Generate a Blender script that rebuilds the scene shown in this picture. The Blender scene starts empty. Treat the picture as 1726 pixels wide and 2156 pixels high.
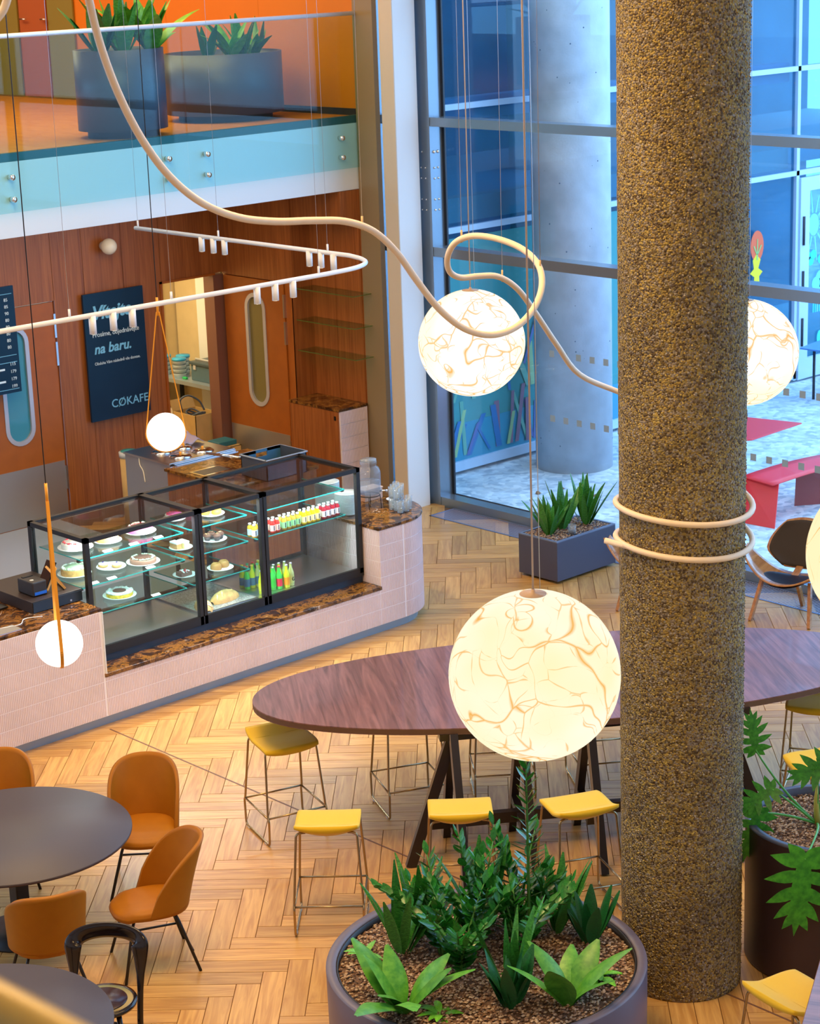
import bpy, bmesh, math, random
from mathutils import Vector, Matrix
R = math.radians
PI = math.pi
random.seed(7)
scn = bpy.context.scene
COL = scn.collection

# ------------------------------------------------------------------ camera
CAMPOS = Vector((0, 0, 6.5))
yaw, pit, rol = R(47.24), R(15.68), R(-2.02)
fw = Vector((math.cos(yaw)*math.cos(pit), math.sin(yaw)*math.cos(pit), -math.sin(pit)))
r0 = Vector((math.sin(yaw), -math.cos(yaw), 0))
u0 = r0.cross(fw)
rt = r0*math.cos(rol) + u0*math.sin(rol)
up = -r0*math.sin(rol) + u0*math.cos(rol)
cd = bpy.data.cameras.new('camera')
cam = bpy.data.objects.new('camera', cd)
COL.objects.link(cam)
cam.matrix_world = Matrix(((rt.x, up.x, -fw.x, CAMPOS.x), (rt.y, up.y, -fw.y, CAMPOS.y), (rt.z, up.z, -fw.z, CAMPOS.z), (0, 0, 0, 1)))
cd.sensor_fit = 'HORIZONTAL'
cd.sensor_width = 36
cd.lens = 36*4296/1726
cd.clip_start = 0.05
cd.dof.use_dof = True
cd.dof.focus_distance = 14.0
cd.dof.aperture_fstop = 9.0
scn.camera = cam

# ------------------------------------------------------------------ world, light, exposure
w = bpy.data.worlds.new('sky'); scn.world = w
w.use_nodes = True
nt = w.node_tree
bg = nt.nodes['Background']
bg.inputs[0].default_value = (0.36, 0.62, 1.0, 1)     # overcast blue daylight
bg.inputs[1].default_value = 4.4
scn.view_settings.view_transform = 'Standard'
scn.view_settings.look = 'None'
scn.view_settings.exposure = 0.0
scn.view_settings.gamma = 1.0
scn.view_settings.use_curve_mapping = False

def area(name, loc, size, power, color, rot=(0, 0, 0), sy=None):
    l = bpy.data.lights.new(name, 'AREA')
    l.energy = power; l.color = color; l.size = size
    if sy: l.shape = 'RECTANGLE'; l.size_y = sy
    o = bpy.data.objects.new(name, l); COL.objects.link(o)
    o.location = loc; o.rotation_euler = rot
    return o
def point(name, loc, power, color, rad=.1):
    l = bpy.data.lights.new(name, 'POINT'); l.energy = power; l.color = color; l.shadow_soft_size = rad
    o = bpy.data.objects.new(name, l); COL.objects.link(o); o.location = loc
    return o
def spot(name, loc, aim, power, color, ang=60, rad=.03, blend=.5):
    l = bpy.data.lights.new(name, 'SPOT'); l.energy = power; l.color = color
    l.spot_size = R(ang); l.spot_blend = blend; l.shadow_soft_size = rad
    o = bpy.data.objects.new(name, l); COL.objects.link(o); o.location = loc
    o.rotation_euler = (Vector(aim)-Vector(loc)).to_track_quat('-Z', 'Y').to_euler()
    return o
WARM = (1.0, .64, .27)
area('ceiling_light', (6.0, 9.0, 9.1), 3.0, 560, WARM)
area('ceiling_light', (10.0, 8.0, 9.1), 3.0, 160, WARM)
area('ceiling_light', (9.0, 14.5, 9.1), 3.0, 300, WARM)
area('gallery_ceiling_light', (3.0, 1.5, 9.1), 3.0, 250, WARM)
area('upper_corridor_light', (13.4, 20.0, 7.5), 2.0, 210, (1, .62, .20), sy=5)
area('upper_corridor_light', (13.4, 25.0, 7.5), 2.0, 130, (1, .68, .35), sy=3)
area('soffit_downlight', (11.8, 18.6, 3.68), 5.0, 60, (1, .72, .42), sy=.6)
area('kitchen_light', (14.6, 21.3, 2.95), 1.0, 55, (1, .78, .42))
area('showcase_light', (9.95, 14.36, 1.585), 1.15, 30, (.92, .97, 1), sy=.05)
area('showcase_light', (10.95, 14.36, 1.585), .68, 17, (.92, .97, 1), sy=.05)
area('showcase_light', (11.93, 14.36, 1.585), 1.1, 16, (.92, .97, 1), sy=.05)

# ------------------------------------------------------------------ helpers
def origin_of(o):
    v = Vector((0, 0, 0))
    while o is not None:
        v += o.location; o = o.parent
    return v
def tag(o, label=None, cat=None, group=None, kind=None):
    if label: o['label'] = label
    if cat: o['category'] = cat
    if group: o['group'] = group
    if kind: o['kind'] = kind
    return o
def thing(name, label, cat, loc=(0, 0, 0), group=None, parent=None):
    o = bpy.data.objects.new(name, None); COL.objects.link(o)
    o.empty_display_size = .1
    o.location = loc; o.parent = parent
    return tag(o, label, cat, group)
def group_root(name, loc=(0, 0, 0)):
    o = bpy.data.objects.new(name, None); COL.objects.link(o); o.location = loc; o.empty_display_size = .1
    o['kind'] = 'structure'
    return o
def copy_tree(o, parent=None):
    c = o.copy(); COL.objects.link(c); c.parent = parent
    for ch in o.children: copy_tree(ch, c)
    return c
def place(o, loc, rz=0, label=None, group=None, sc=None):
    o.location = loc; o.rotation_euler = (0, 0, rz)
    if sc: o.scale = (sc, sc, sc)
    if label: o['label'] = label
    if group: o['group'] = group
    return o

class MB:
    def __init__(s): s.v = []; s.f = []; s.uv = None; s.sm = []
    def add(s, vs, fs, sm=False):
        n = len(s.v); s.v += [tuple(p) for p in vs]
        s.f += [tuple(i+n for i in f) for f in fs]; s.sm += [sm]*len(fs)
        return s
    def box(s, x0, x1, y0, y1, z0, z1, M=None):
        vs = [Vector((x, y, z)) for z in (z0, z1) for y in (y0, y1) for x in (x0, x1)]
        if M: vs = [M @ p for p in vs]
        return s.add(vs, [(0, 2, 3, 1), (4, 5, 7, 6), (0, 1, 5, 4), (1, 3, 7, 5), (3, 2, 6, 7), (2, 0, 4, 6)])
    def bar(s, p0, p1, w, h, upv=(0, 0, 1)):
        p0, p1 = Vector(p0), Vector(p1); d = (p1-p0); L = d.length; d.normalize()
        upv = Vector(upv)
        if abs(d.dot(upv)) > .98: upv = Vector((1, 0, 0))
        a = d.cross(upv).normalized(); b = a.cross(d).normalized()
        vs = []
        for q in (p0, p1):
            for i, j in ((-1, -1), (1, -1), (1, 1), (-1, 1)): vs.append(q+a*w/2*i+b*h/2*j)
        return s.add(vs, [(3, 2, 1, 0), (4, 5, 6, 7), (0, 1, 5, 4), (1, 2, 6, 5), (2, 3, 7, 6), (3, 0, 4, 7)])
    def tube(s, pts, r, n=8, closed=False, cap=True):
        pts = [Vector(p) for p in pts]; m = len(pts)
        rr = r if isinstance(r, (list, tuple)) else [r]*m
        vs = []; prev = None
        for i, p in enumerate(pts):
            if closed: t = pts[(i+1) % m]-pts[i-1]
            else: t = pts[min(i+1, m-1)]-pts[max(i-1, 0)]
            t.normalize()
            if prev is None:
                a = t.cross(Vector((0, 0, 1)))
                if a.length < .05: a = t.cross(Vector((1, 0, 0)))
            else: a = prev - t*prev.dot(t)
            a.normalize(); prev = a; b = t.cross(a)
            for k in range(n):
                an = 2*PI*k/n
                vs.append(p + (a*math.cos(an)+b*math.sin(an))*rr[i])
        fs = []
        for i in range(m if closed else m-1):
            j = (i+1) % m
            for k in range(n):
                l = (k+1) % n
                fs.append((i*n+k, i*n+l, j*n+l, j*n+k))
        if not closed and cap:
            fs.append(tuple(range(n))[::-1]); fs.append(tuple((m-1)*n+k for k in range(n)))
        return s.add(vs, fs, True)
    def lathe(s, prof, c=(0, 0, 0), n=32, sm=True, capb=True, capt=False, M=None):
        vs = []; fs = []; m = len(prof)
        for r, z in prof:
            for k in range(n):
                a = 2*PI*k/n; p = Vector((c[0]+r*math.cos(a), c[1]+r*math.sin(a), c[2]+z))
                vs.append(M @ p if M else p)
        for i in range(m-1):
            for k in range(n):
                l = (k+1) % n; fs.append((i*n+k, i*n+l, (i+1)*n+l, (i+1)*n+k))
        s.add(vs, fs, sm)
        o = len(s.v)-len(vs)
        if capb: s.f.append(tuple(o+k for k in range(n))[::-1]); s.sm.append(False)
        if capt: s.f.append(tuple(o+(m-1)*n+k for k in range(n))); s.sm.append(False)
        return s
    def sphere(s, c, r, nu=24, nv=16, sx=1, sy=1, sz=1, wob=0):
        vs = [Vector((0, 0, sz))]
        for j in range(1, nv):
            t = PI*j/nv
            for i in range(nu):
                a = 2*PI*i/nu; k = 1+wob*random.uniform(-1, 1)
                vs.append(Vector((sx*math.sin(t)*math.cos(a)*k, sy*math.sin(t)*math.sin(a)*k, sz*math.cos(t)*k)))
        vs.append(Vector((0, 0, -sz)))
        fs = [(0, 1+i, 1+(i+1) % nu) for i in range(nu)]
        for j in range(nv-2):
            for i in range(nu):
                a = 1+j*nu+i; b = 1+j*nu+(i+1) % nu
                fs.append((a, a+nu, b+nu, b))
        l = len(vs)-1; o = 1+(nv-2)*nu
        fs += [(o+i, l, o+(i+1) % nu) for i in range(nu)]
        return s.add([Vector(c)+p*r for p in vs], fs, True)
    def prism(s, poly, z0, z1, M=None, sm=False):
        n = len(poly)
        vs = [Vector((x, y, z)) for z in (z0, z1) for x, y in poly]
        if M: vs = [M @ p for p in vs]
        s.add(vs, [tuple(range(n))[::-1], tuple(range(n, 2*n))])
        o = len(s.v)-2*n
        for i in range(n):
            j = (i+1) % n; s.f.append((o+i, o+j, o+n+j, o+n+i)); s.sm.append(sm)
        return s
    def grid(s, fn, nu, nv, sm=True):
        vs = [fn(i/nu, j/nv) for j in range(nv+1) for i in range(nu+1)]
        W = nu+1
        fs = [(j*W+i, j*W+i+1, (j+1)*W+i+1, (j+1)*W+i) for j in range(nv) for i in range(nu)]
        return s.add(vs, fs, sm)
    def build(s, name, m, parent=None, bevel=0, solid=0, sub=0, kind=None, label=None, cat=None, group=None, local=False, offset=0):
        me = bpy.data.meshes.new(name)
        o3 = Vector((0, 0, 0)) if local else origin_of(parent)
        vs = s.v if o3.length == 0 else [(a-o3.x, b-o3.y, c-o3.z) for a, b, c in s.v]
        me.from_pydata(vs, [], s.f)
        if any(s.sm): me.polygons.foreach_set('use_smooth', s.sm)
        if s.uv:
            l = me.uv_layers.new(name='UVMap')
            l.data.foreach_set('uv', [c for uv in s.uv for c in uv])
        me.update()
        me.materials.append(m)
        o = bpy.data.objects.new(name, me); COL.objects.link(o); o.parent = parent
        if solid:
            md = o.modifiers.new('solid', 'SOLIDIFY'); md.thickness = solid; md.offset = offset
        if bevel:
            md = o.modifiers.new('bevel', 'BEVEL'); md.width = bevel; md.segments = 2; md.limit_method = 'ANGLE'
        if sub:
            md = o.modifiers.new('sub', 'SUBSURF'); md.levels = sub; md.render_levels = sub
        return tag(o, label, cat, group, kind)

def box(name, x0, x1, y0, y1, z0, z1, m, parent=None, **k):
    return MB().box(x0, x1, y0, y1, z0, z1).build(name, m, parent, **k)
def smooth_path(pts, n=6, closed=False):
    P = [Vector(p) for p in pts]; m = len(P); out = []
    rng = range(m) if closed else range(m-1)
    for i in rng:
        a = P[(i-1) % m] if closed or i > 0 else P[0]*2-P[1]
        b = P[i]; c = P[(i+1) % m]
        d = P[(i+2) % m] if closed or i < m-2 else P[-1]*2-P[-2]
        for k in range(n):
            t = k/n
            out.append(.5*((2*b)+(c-a)*t+(2*a-5*b+4*c-d)*t*t+(3*b-a-3*c+d)*t**3))
    if not closed: out.append(P[-1])
    return out
def fillet(pts, r, n=4):
    P = [Vector(p) for p in pts]; out = [P[0]]
    for i in range(1, len(P)-1):
        a = (P[i-1]-P[i]); b = (P[i+1]-P[i]); q = min(r, a.length*.45, b.length*.45)
        a.normalize(); b.normalize()
        for k in range(n+1):
            t = k/n; out.append((P[i]+a*q)*(1-t)**2+P[i]*2*t*(1-t)+(P[i]+b*q)*t*t)
    return out+[P[-1]]
def text(name, body, size, M, m, parent, shear=0, bold=0, ext=.001, align='LEFT', cw=1.0):
    cu = bpy.data.curves.new(name, 'FONT'); cu.body = body; cu.size = size; cu.shear = shear; cu.offset = bold
    cu.extrude = ext; cu.align_x = align; cu.resolution_u = 3; cu.space_character = cw
    tmp = bpy.data.objects.new(name, cu); COL.objects.link(tmp)
    dg = bpy.context.evaluated_depsgraph_get()
    me = bpy.data.meshes.new_from_object(tmp.evaluated_get(dg))
    bpy.data.objects.remove(tmp); bpy.data.curves.remove(cu)
    o3 = origin_of(parent)
    me.transform(Matrix.Translation(-o3) @ M)
    me.materials.clear(); me.materials.append(m); me.name = name
    o = bpy.data.objects.new(name, me); COL.objects.link(o); o.parent = parent
    return o

# ------------------------------------------------------------------ materials
MATS = {}
def newmat(name):
    m = bpy.data.materials.new(name); m.use_nodes = True
    n = m.node_tree; b = n.nodes['Principled BSDF']
    return m, n, b
def N(n, t, **kw):
    x = n.nodes.new(t)
    for k, v in kw.items():
        if k.startswith('_'): x.inputs[int(k[1:])].default_value = v
        else: setattr(x, k, v)
    return x
def ramp(n, stops):
    r = n.nodes.new('ShaderNodeValToRGB'); e = r.color_ramp.elements
    while len(e) < len(stops): e.new(.5)
    for q, (p, c) in zip(e, stops): q.position = p; q.color = (c[0], c[1], c[2], 1)
    return r
def L(n, a, b): n.links.new(a, b)
def flat(name, c, rough=.5, metal=0, spec=.5, var=0, scale=6, bump=0, bscale=80, coat=0, sheen=0, emit=None, es=0):
    m, n, b = newmat(name)
    b.inputs['Base Color'].default_value = (*c, 1); b.inputs['Roughness'].default_value = rough
    b.inputs['Metallic'].default_value = metal; b.inputs['Specular IOR Level'].default_value = spec
    if coat: b.inputs['Coat Weight'].default_value = coat
    if sheen: b.inputs['Sheen Weight'].default_value = sheen
    if emit: b.inputs['Emission Color'].default_value = (*emit, 1); b.inputs['Emission Strength'].default_value = es
    if var or bump:
        tc = N(n, 'ShaderNodeTexCoord')
    if var:
        t = N(n, 'ShaderNodeTexNoise'); t.inputs['Scale'].default_value = scale; t.inputs['Detail'].default_value = 5
        L(n, tc.outputs['Object'], t.inputs['Vector'])
        r = ramp(n, [(.3, [x*(1-var) for x in c]), (.7, [min(1, x*(1+var)) for x in c])])
        L(n, t.outputs[0], r.inputs[0]); L(n, r.outputs[0], b.inputs['Base Color'])
    if bump:
        t = N(n, 'ShaderNodeTexNoise'); t.inputs['Scale'].default_value = bscale; t.inputs['Detail'].default_value = 3
        L(n, tc.outputs['Object'], t.inputs['Vector'])
        u = N(n, 'ShaderNodeBump'); u.inputs['Strength'].default_value = bump; u.inputs['Distance'].default_value = .01
        L(n, t.outputs[0], u.inputs['Height']); L(n, u.outputs[0], b.inputs['Normal'])
    return m
def glassy(name, tint=(1, 1, 1), refl=1.0, ior=1.45, rough=0.0, body=None, bodyfac=0):
    m = bpy.data.materials.new(name); m.use_nodes = True; n = m.node_tree; n.nodes.clear()
    out = N(n, 'ShaderNodeOutputMaterial'); tr = N(n, 'ShaderNodeBsdfTransparent'); gl = N(n, 'ShaderNodeBsdfGlossy')
    tr.inputs[0].default_value = (*tint, 1); gl.inputs['Roughness'].default_value = rough
    fr = N(n, 'ShaderNodeFresnel'); g0 = N(n, 'ShaderNodeNewGeometry')
    mi = N(n, 'ShaderNodeMix', data_type='FLOAT'); mi.inputs[2].default_value = ior; mi.inputs[3].default_value = 1/ior
    L(n, g0.outputs['Backfacing'], mi.inputs[0]); L(n, mi.outputs[0], fr.inputs[0])      # thin sheet: same reflectance from both sides
    mu = N(n, 'ShaderNodeMath', operation='MULTIPLY', use_clamp=True); mu.inputs[1].default_value = refl
    L(n, fr.outputs[0], mu.inputs[0])
    mx = N(n, 'ShaderNodeMixShader'); L(n, mu.outputs[0], mx.inputs[0]); L(n, tr.outputs[0], mx.inputs[1]); L(n, gl.outputs[0], mx.inputs[2])
    last = mx
    if body:
        d = N(n, 'ShaderNodeBsdfDiffuse'); d.inputs[0].default_value = (*body, 1)
        m2 = N(n, 'ShaderNodeMixShader'); m2.inputs[0].default_value = bodyfac
        L(n, mx.outputs[0], m2.inputs[1]); L(n, d.outputs[0], m2.inputs[2]); last = m2
    L(n, last.outputs[0], out.inputs[0])
    return m
def wood(name, c1, c2, rough=.4, stretch=(1, 1, 14), scale=6, coord='Object', rnd=0, coat=0, spec=.5):
    m, n, b = newmat(name)
    tc = N(n, 'ShaderNodeTexCoord'); mp = N(n, 'ShaderNodeMapping')
    mp.inputs['Scale'].default_value = [scale*14/s for s in stretch]
    L(n, tc.outputs[coord], mp.inputs[0])
    vec = mp.outputs[0]
    oi = N(n, 'ShaderNodeObjectInfo'); 
    if rnd:
        gi = N(n, 'ShaderNodeNewGeometry')
        ad = N(n, 'ShaderNodeMath', operation='ADD'); L(n, gi.outputs['Random Per Island'], ad.inputs[0]); L(n, oi.outputs['Random'], ad.inputs[1])
        fr = N(n, 'ShaderNodeMath', operation='FRACT'); L(n, ad.outputs[0], fr.inputs[0])
        sc = N(n, 'ShaderNodeMath', operation='MULTIPLY'); sc.inputs[1].default_value = 73; L(n, fr.outputs[0], sc.inputs[0])
        va = N(n, 'ShaderNodeVectorMath', operation='ADD'); cx = N(n, 'ShaderNodeCombineXYZ')
        L(n, sc.outputs[0], cx.inputs[0]); L(n, sc.outputs[0], cx.inputs[1]); L(n, vec, va.inputs[0]); L(n, cx.outputs[0], va.inputs[1]); vec = va.outputs[0]
    t = N(n, 'ShaderNodeTexNoise'); t.inputs['Scale'].default_value = 1; t.inputs['Detail'].default_value = 6; t.inputs['Distortion'].default_value = 1.2
    L(n, vec, t.inputs['Vector'])
    r = ramp(n, [(.32, c1), (.68, c2)]); L(n, t.outputs[0], r.inputs[0])
    col = r.outputs[0]
    if rnd:
        r2 = ramp(n, [(0, (1-rnd, 1-rnd, 1-rnd)), (.35, (1.0-rnd*.35, .97-rnd*.35, .93-rnd*.4)), (.7, (1, 1, 1)), (1, (1+rnd*.5, 1+rnd*.5, 1+rnd*.45))])
        L(n, fr.outputs[0], r2.inputs[0])
        mx = N(n, 'ShaderNodeMix', data_type='RGBA', blend_type='MULTIPLY'); mx.inputs[0].default_value = 1
        L(n, col, mx.inputs[6]); L(n, r2.outputs[0], mx.inputs[7]); col = mx.outputs[2]
    L(n, col, b.inputs['Base Color'])
    b.inputs['Roughness'].default_value = rough; b.inputs['Specular IOR Level'].default_value = spec
    if coat: b.inputs['Coat Weight'].default_value = coat
    u = N(n, 'ShaderNodeBump'); u.inputs['Strength'].default_value = .08; u.inputs['Distance'].default_value = .003
    L(n, t.outputs[0], u.inputs['Height']); L(n, u.outputs[0], b.inputs['Normal'])
    return m
def marble(name):
    m, n, b = newmat(name)
    tc = N(n, 'ShaderNodeTexCoord')
    t0 = N(n, 'ShaderNodeTexNoise'); t0.inputs['Scale'].default_value = 9; t0.inputs['Detail'].default_value = 10; t0.inputs['Roughness'].default_value = .68; t0.inputs['Distortion'].default_value = .9
    L(n, tc.outputs['Object'], t0.inputs['Vector'])
    r = ramp(n, [(.36, (.015, .007, .004)), (.47, (.07, .028, .010)), (.56, (.30, .13, .025)), (.61, (.09, .035, .012)), (.70, (.55, .30, .07))])
    L(n, t0.outputs[0], r.inputs[0])
    t1 = N(n, 'ShaderNodeTexNoise'); t1.inputs['Scale'].default_value = 3.2; t1.inputs['Detail'].default_value = 7; t1.inputs['Distortion'].default_value = 1.0
    L(n, tc.outputs['Object'], t1.inputs['Vector'])
    a = N(n, 'ShaderNodeMath', operation='SUBTRACT'); a.inputs[1].default_value = .5; L(n, t1.outputs[0], a.inputs[0])
    c = N(n, 'ShaderNodeMath', operation='ABSOLUTE'); L(n, a.outputs[0], c.inputs[0])
    r1 = ramp(n, [(0, (1, 1, 1)), (.006, (.9, .9, .9)), (.012, (0, 0, 0))]); L(n, c.outputs[0], r1.inputs[0])
    t2 = N(n, 'ShaderNodeTexNoise'); t2.inputs['Scale'].default_value = 2.5; L(n, tc.outputs['Object'], t2.inputs['Vector'])
    r2 = ramp(n, [(.57, (0, 0, 0)), (.66, (1, 1, 1))]); L(n, t2.outputs[0], r2.inputs[0])
    mm = N(n, 'ShaderNodeMath', operation='MULTIPLY'); L(n, r1.outputs[0], mm.inputs[0]); L(n, r2.outputs[0], mm.inputs[1])
    mx = N(n, 'ShaderNodeMix', data_type='RGBA'); L(n, mm.outputs[0], mx.inputs[0]); L(n, r.outputs[0], mx.inputs[6]); mx.inputs[7].default_value = (.75, .68, .6, 1)
    L(n, mx.outputs[2], b.inputs['Base Color']); b.inputs['Roughness'].default_value = .12
    return m
def stone(name, cols, scale, rough=.8, bump=.5, coord='Object', spec=.3):
    """exposed aggregate: one colour and one height per pebble cell"""
    m, n, b = newmat(name)
    tc = N(n, 'ShaderNodeTexCoord'); v = N(n, 'ShaderNodeTexVoronoi'); v.inputs['Scale'].default_value = scale
    L(n, tc.outputs[coord], v.inputs['Vector'])
    sp = N(n, 'ShaderNodeSeparateColor'); L(n, v.outputs['Color'], sp.inputs[0])
    k = len(cols); r = ramp(n, [(i/k, c) for i, c in enumerate(cols)]); r.color_ramp.interpolation = 'CONSTANT'
    L(n, sp.outputs[0], r.inputs[0])
    t = N(n, 'ShaderNodeTexNoise'); t.inputs['Scale'].default_value = 2; t.inputs['Detail'].default_value = 3; L(n, tc.outputs[coord], t.inputs['Vector'])
    r2 = ramp(n, [(.3, (.75, .75, .75)), (.7, (1.15, 1.15, 1.15))]); L(n, t.outputs[0], r2.inputs[0])
    mx = N(n, 'ShaderNodeMix', data_type='RGBA', blend_type='MULTIPLY'); mx.inputs[0].default_value = 1
    L(n, r.outputs[0], mx.inputs[6]); L(n, r2.outputs[0], mx.inputs[7]); L(n, mx.outputs[2], b.inputs['Base Color'])
    u = N(n, 'ShaderNodeBump'); u.inputs['Strength'].default_value = bump; u.inputs['Distance'].default_value = .012; u.invert = True
    L(n, v.outputs['Distance'], u.inputs['Height']); L(n, u.outputs[0], b.inputs['Normal'])
    b.inputs['Roughness'].default_value = rough; b.inputs['Specular IOR Level'].default_value = spec
    return m
def islands(name, cols, rough=.8):
    m, n, b = newmat(name); g = N(n, 'ShaderNodeNewGeometry'); k = len(cols)
    r = ramp(n, [(i/k, c) for i, c in enumerate(cols)]); r.color_ramp.interpolation = 'CONSTANT'
    L(n, g.outputs['Random Per Island'], r.inputs[0]); L(n, r.outputs[0], b.inputs['Base Color']); b.inputs['Roughness'].default_value = rough
    return m
def leafmat(name, c1, c2, rough=.35, band=0, edge=None):
    m, n, b = newmat(name)
    tc = N(n, 'ShaderNodeTexCoord'); t = N(n, 'ShaderNodeTexNoise'); t.inputs['Scale'].default_value = band or 12; t.inputs['Detail'].default_value = 4
    mp = N(n, 'ShaderNodeMapping'); mp.inputs['Scale'].default_value = (1, 1, 3 if band else 1)
    L(n, tc.outputs['Object'], mp.inputs[0]); L(n, mp.outputs[0], t.inputs['Vector'])
    r = ramp(n, [(.35, c1), (.65, c2)]); L(n, t.outputs[0], r.inputs[0])
    oi = N(n, 'ShaderNodeObjectInfo'); r2 = ramp(n, [(0, (.7, .75, .7)), (1, (1.25, 1.2, 1.1))]); L(n, oi.outputs['Random'], r2.inputs[0])
    mx = N(n, 'ShaderNodeMix', data_type='RGBA', blend_type='MULTIPLY'); mx.inputs[0].default_value = 1
    L(n, r.outputs[0], mx.inputs[6]); L(n, r2.outputs[0], mx.inputs[7]); L(n, mx.outputs[2], b.inputs['Base Color'])
    b.inputs['Roughness'].default_value = rough
    return m
def globemat(name, seed, base=(1, .90, .60), top=(1, .97, .86), st=1.12):
    """paper-like translucent shade lit from within, with amber creases"""
    m = bpy.data.materials.new(name); m.use_nodes = True; n = m.node_tree; n.nodes.clear()
    out = N(n, 'ShaderNodeOutputMaterial'); em = N(n, 'ShaderNodeEmission'); em.inputs[1].default_value = st
    tc = N(n, 'ShaderNodeTexCoord'); mp = N(n, 'ShaderNodeMapping'); mp.inputs['Location'].default_value = (seed*3.1, seed*1.7, seed)
    L(n, tc.outputs['Object'], mp.inputs[0])
    nz = N(n, 'ShaderNodeTexNoise'); nz.inputs['Scale'].default_value = 1.9; nz.inputs['Detail'].default_value = 2; L(n, mp.outputs[0], nz.inputs['Vector'])
    sc2 = N(n, 'ShaderNodeVectorMath', operation='SCALE'); sc2.inputs['Scale'].default_value = .75; L(n, nz.outputs['Color'], sc2.inputs[0])
    ad2 = N(n, 'ShaderNodeVectorMath', operation='ADD'); L(n, mp.outputs[0], ad2.inputs[0]); L(n, sc2.outputs[0], ad2.inputs[1])
    def crease(sc, wd, lo, mlo, mhi):
        v = N(n, 'ShaderNodeTexVoronoi', feature='DISTANCE_TO_EDGE'); v.inputs['Scale'].default_value = sc; v.inputs['Randomness'].default_value = 1
        L(n, ad2.outputs[0], v.inputs['Vector'])
        w1 = N(n, 'ShaderNodeTexNoise'); w1.inputs['Scale'].default_value = sc*1.1; L(n, mp.outputs[0], w1.inputs['Vector'])
        mk = ramp(n, [(mlo, (.02, .02, .02)), (mhi, (1, 1, 1))]); L(n, w1.outputs[0], mk.inputs[0])
        dv = N(n, 'ShaderNodeMath', operation='DIVIDE'); L(n, v.outputs['Distance'], dv.inputs[0]); L(n, mk.outputs[0], dv.inputs[1])
        r = ramp(n, [(0, (lo, lo, lo)), (wd*.35, (lo*.55, lo*.55, lo*.55)), (wd, (0, 0, 0))]); L(n, dv.outputs[0], r.inputs[0])
        return r.outputs[0]
    a = crease(2.8, .045, 1.0, .36, .60); b2 = crease(6.0, .060, .85, .46, .64)
    m3 = N(n, 'ShaderNodeMath', operation='MAXIMUM'); L(n, a, m3.inputs[0]); L(n, b2, m3.inputs[1])
    t5 = N(n, 'ShaderNodeTexNoise'); t5.inputs['Scale'].default_value = 1.6; L(n, mp.outputs[0], t5.inputs['Vector'])
    bc = ramp(n, [(.35, base), (.6, top)]); L(n, t5.outputs[0], bc.inputs[0])
    mx = N(n, 'ShaderNodeMix', data_type='RGBA'); L(n, m3.outputs[0], mx.inputs[0]); L(n, bc.outputs[0], mx.inputs[6]); mx.inputs[7].default_value = (.85, .42, .08, 1)
    L(n, mx.outputs[2], em.inputs[0]); L(n, em.outputs[0], out.inputs[0])
    return m

plank_m = wood('oak_plank', (.45, .225, .062), (.66, .39, .125), rough=.34, stretch=(12, 1, 1), scale=1.6, coord='UV', rnd=.26, spec=.5)
veneer = wood('walnut_veneer', (.235, .066, .013), (.39, .125, .027), rough=.42, stretch=(1, 1, 30), scale=2.2)
tabwood = wood('dark_walnut_top', (.115, .048, .046), (.29, .135, .125), rough=.30, stretch=(1, 14, 1), scale=1.3, coat=.25)
orangedoor = flat('orange_brown_laminate', (.36, .095, .009), .45, var=.08)
kick = flat('brushed_steel', (.50, .49, .48), .42, metal=.85, bump=.04)
steel = flat('stainless_steel', (.62, .64, .68), .28, metal=1)
chrome = flat('polished_chrome', (.85, .87, .9), .08, metal=1)
white = flat('white_paint', (.78, .80, .80), .55)
offwhite = flat('off_white_plaster', (.72, .68, .62), .7)
frame_blue = flat('grey_aluminium_frame', (.24, .31, .38), .24, metal=.6)
gasket = flat('black_gasket', (.012, .02, .035), .5)
olive = flat('olive_brown_panel', (.27, .20, .11), .3)
beige = flat('shaded_column_beige', (.62, .55, .45), .4)
orangewall = flat('orange_wall', (.62, .19, .004), .5, var=.06, scale=.7)
upfloor = wood('corridor_parquet', (.46, .14, .012), (.66, .25, .03), rough=.45, spec=.25, stretch=(1, 10, 1), scale=2.5)
black = flat('black_powder_coat', (.010, .009, .010), .42)
blackgloss = flat('black_gloss', (.012, .008, .009), .12)
tilem = flat('pink_grey_glazed_tile', (.72, .61, .65), .28, var=.07, scale=3)
grout = flat('pale_grout', (.84, .80, .84), .8)
toe = flat('steel_toe_kick', (.30, .38, .46), .4, metal=.5)
marb = marble('emperador_marble')
win_glass = glassy('facade_glass', (.93, .98, 1.0), .8, 1.4)
case_glass = glassy('showcase_glass', (.96, .99, .99), .9, 1.42)
rail_glass = glassy('balustrade_glass', (.80, .955, .965), .42, 1.5)
shelf_glass = glassy('shelf_glass', (.80, .95, .92), 1.0, 1.45)
edge_glass = flat('green_glass_edge', (.02, .36, .33), .15)
opal = flat('opal_glass_unlit', (.85, .82, .72), .25)
screen_m = flat('black_screen', (.012, .014, .02), .12)
printb = flat('navy_poster_print', (.003, .024, .06), .35, spec=.25, var=.15, scale=1.5)
lettering = flat('pale_blue_lettering', (.18, .52, .78), .5)
letterw = flat('white_lettering', (.65, .82, .92), .5)
gravel = islands('gravel_pebbles', [(.20, .10, .05), (.42, .27, .17), (.60, .46, .34), (.30, .17, .10), (.12, .07, .05), (.50, .36, .24)])
soil = flat('planting_bed', (.16, .09, .055), .9, var=.4, scale=60, bump=.5)
planter_m = flat('slate_purple_metal', (.13, .115, .165), .38)
planter_dark = flat('dark_maroon_metal', (.045, .022, .026), .42, bump=.15, bscale=300)
planter_blue = flat('slate_blue_metal', (.065, .075, .13), .4)
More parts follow.
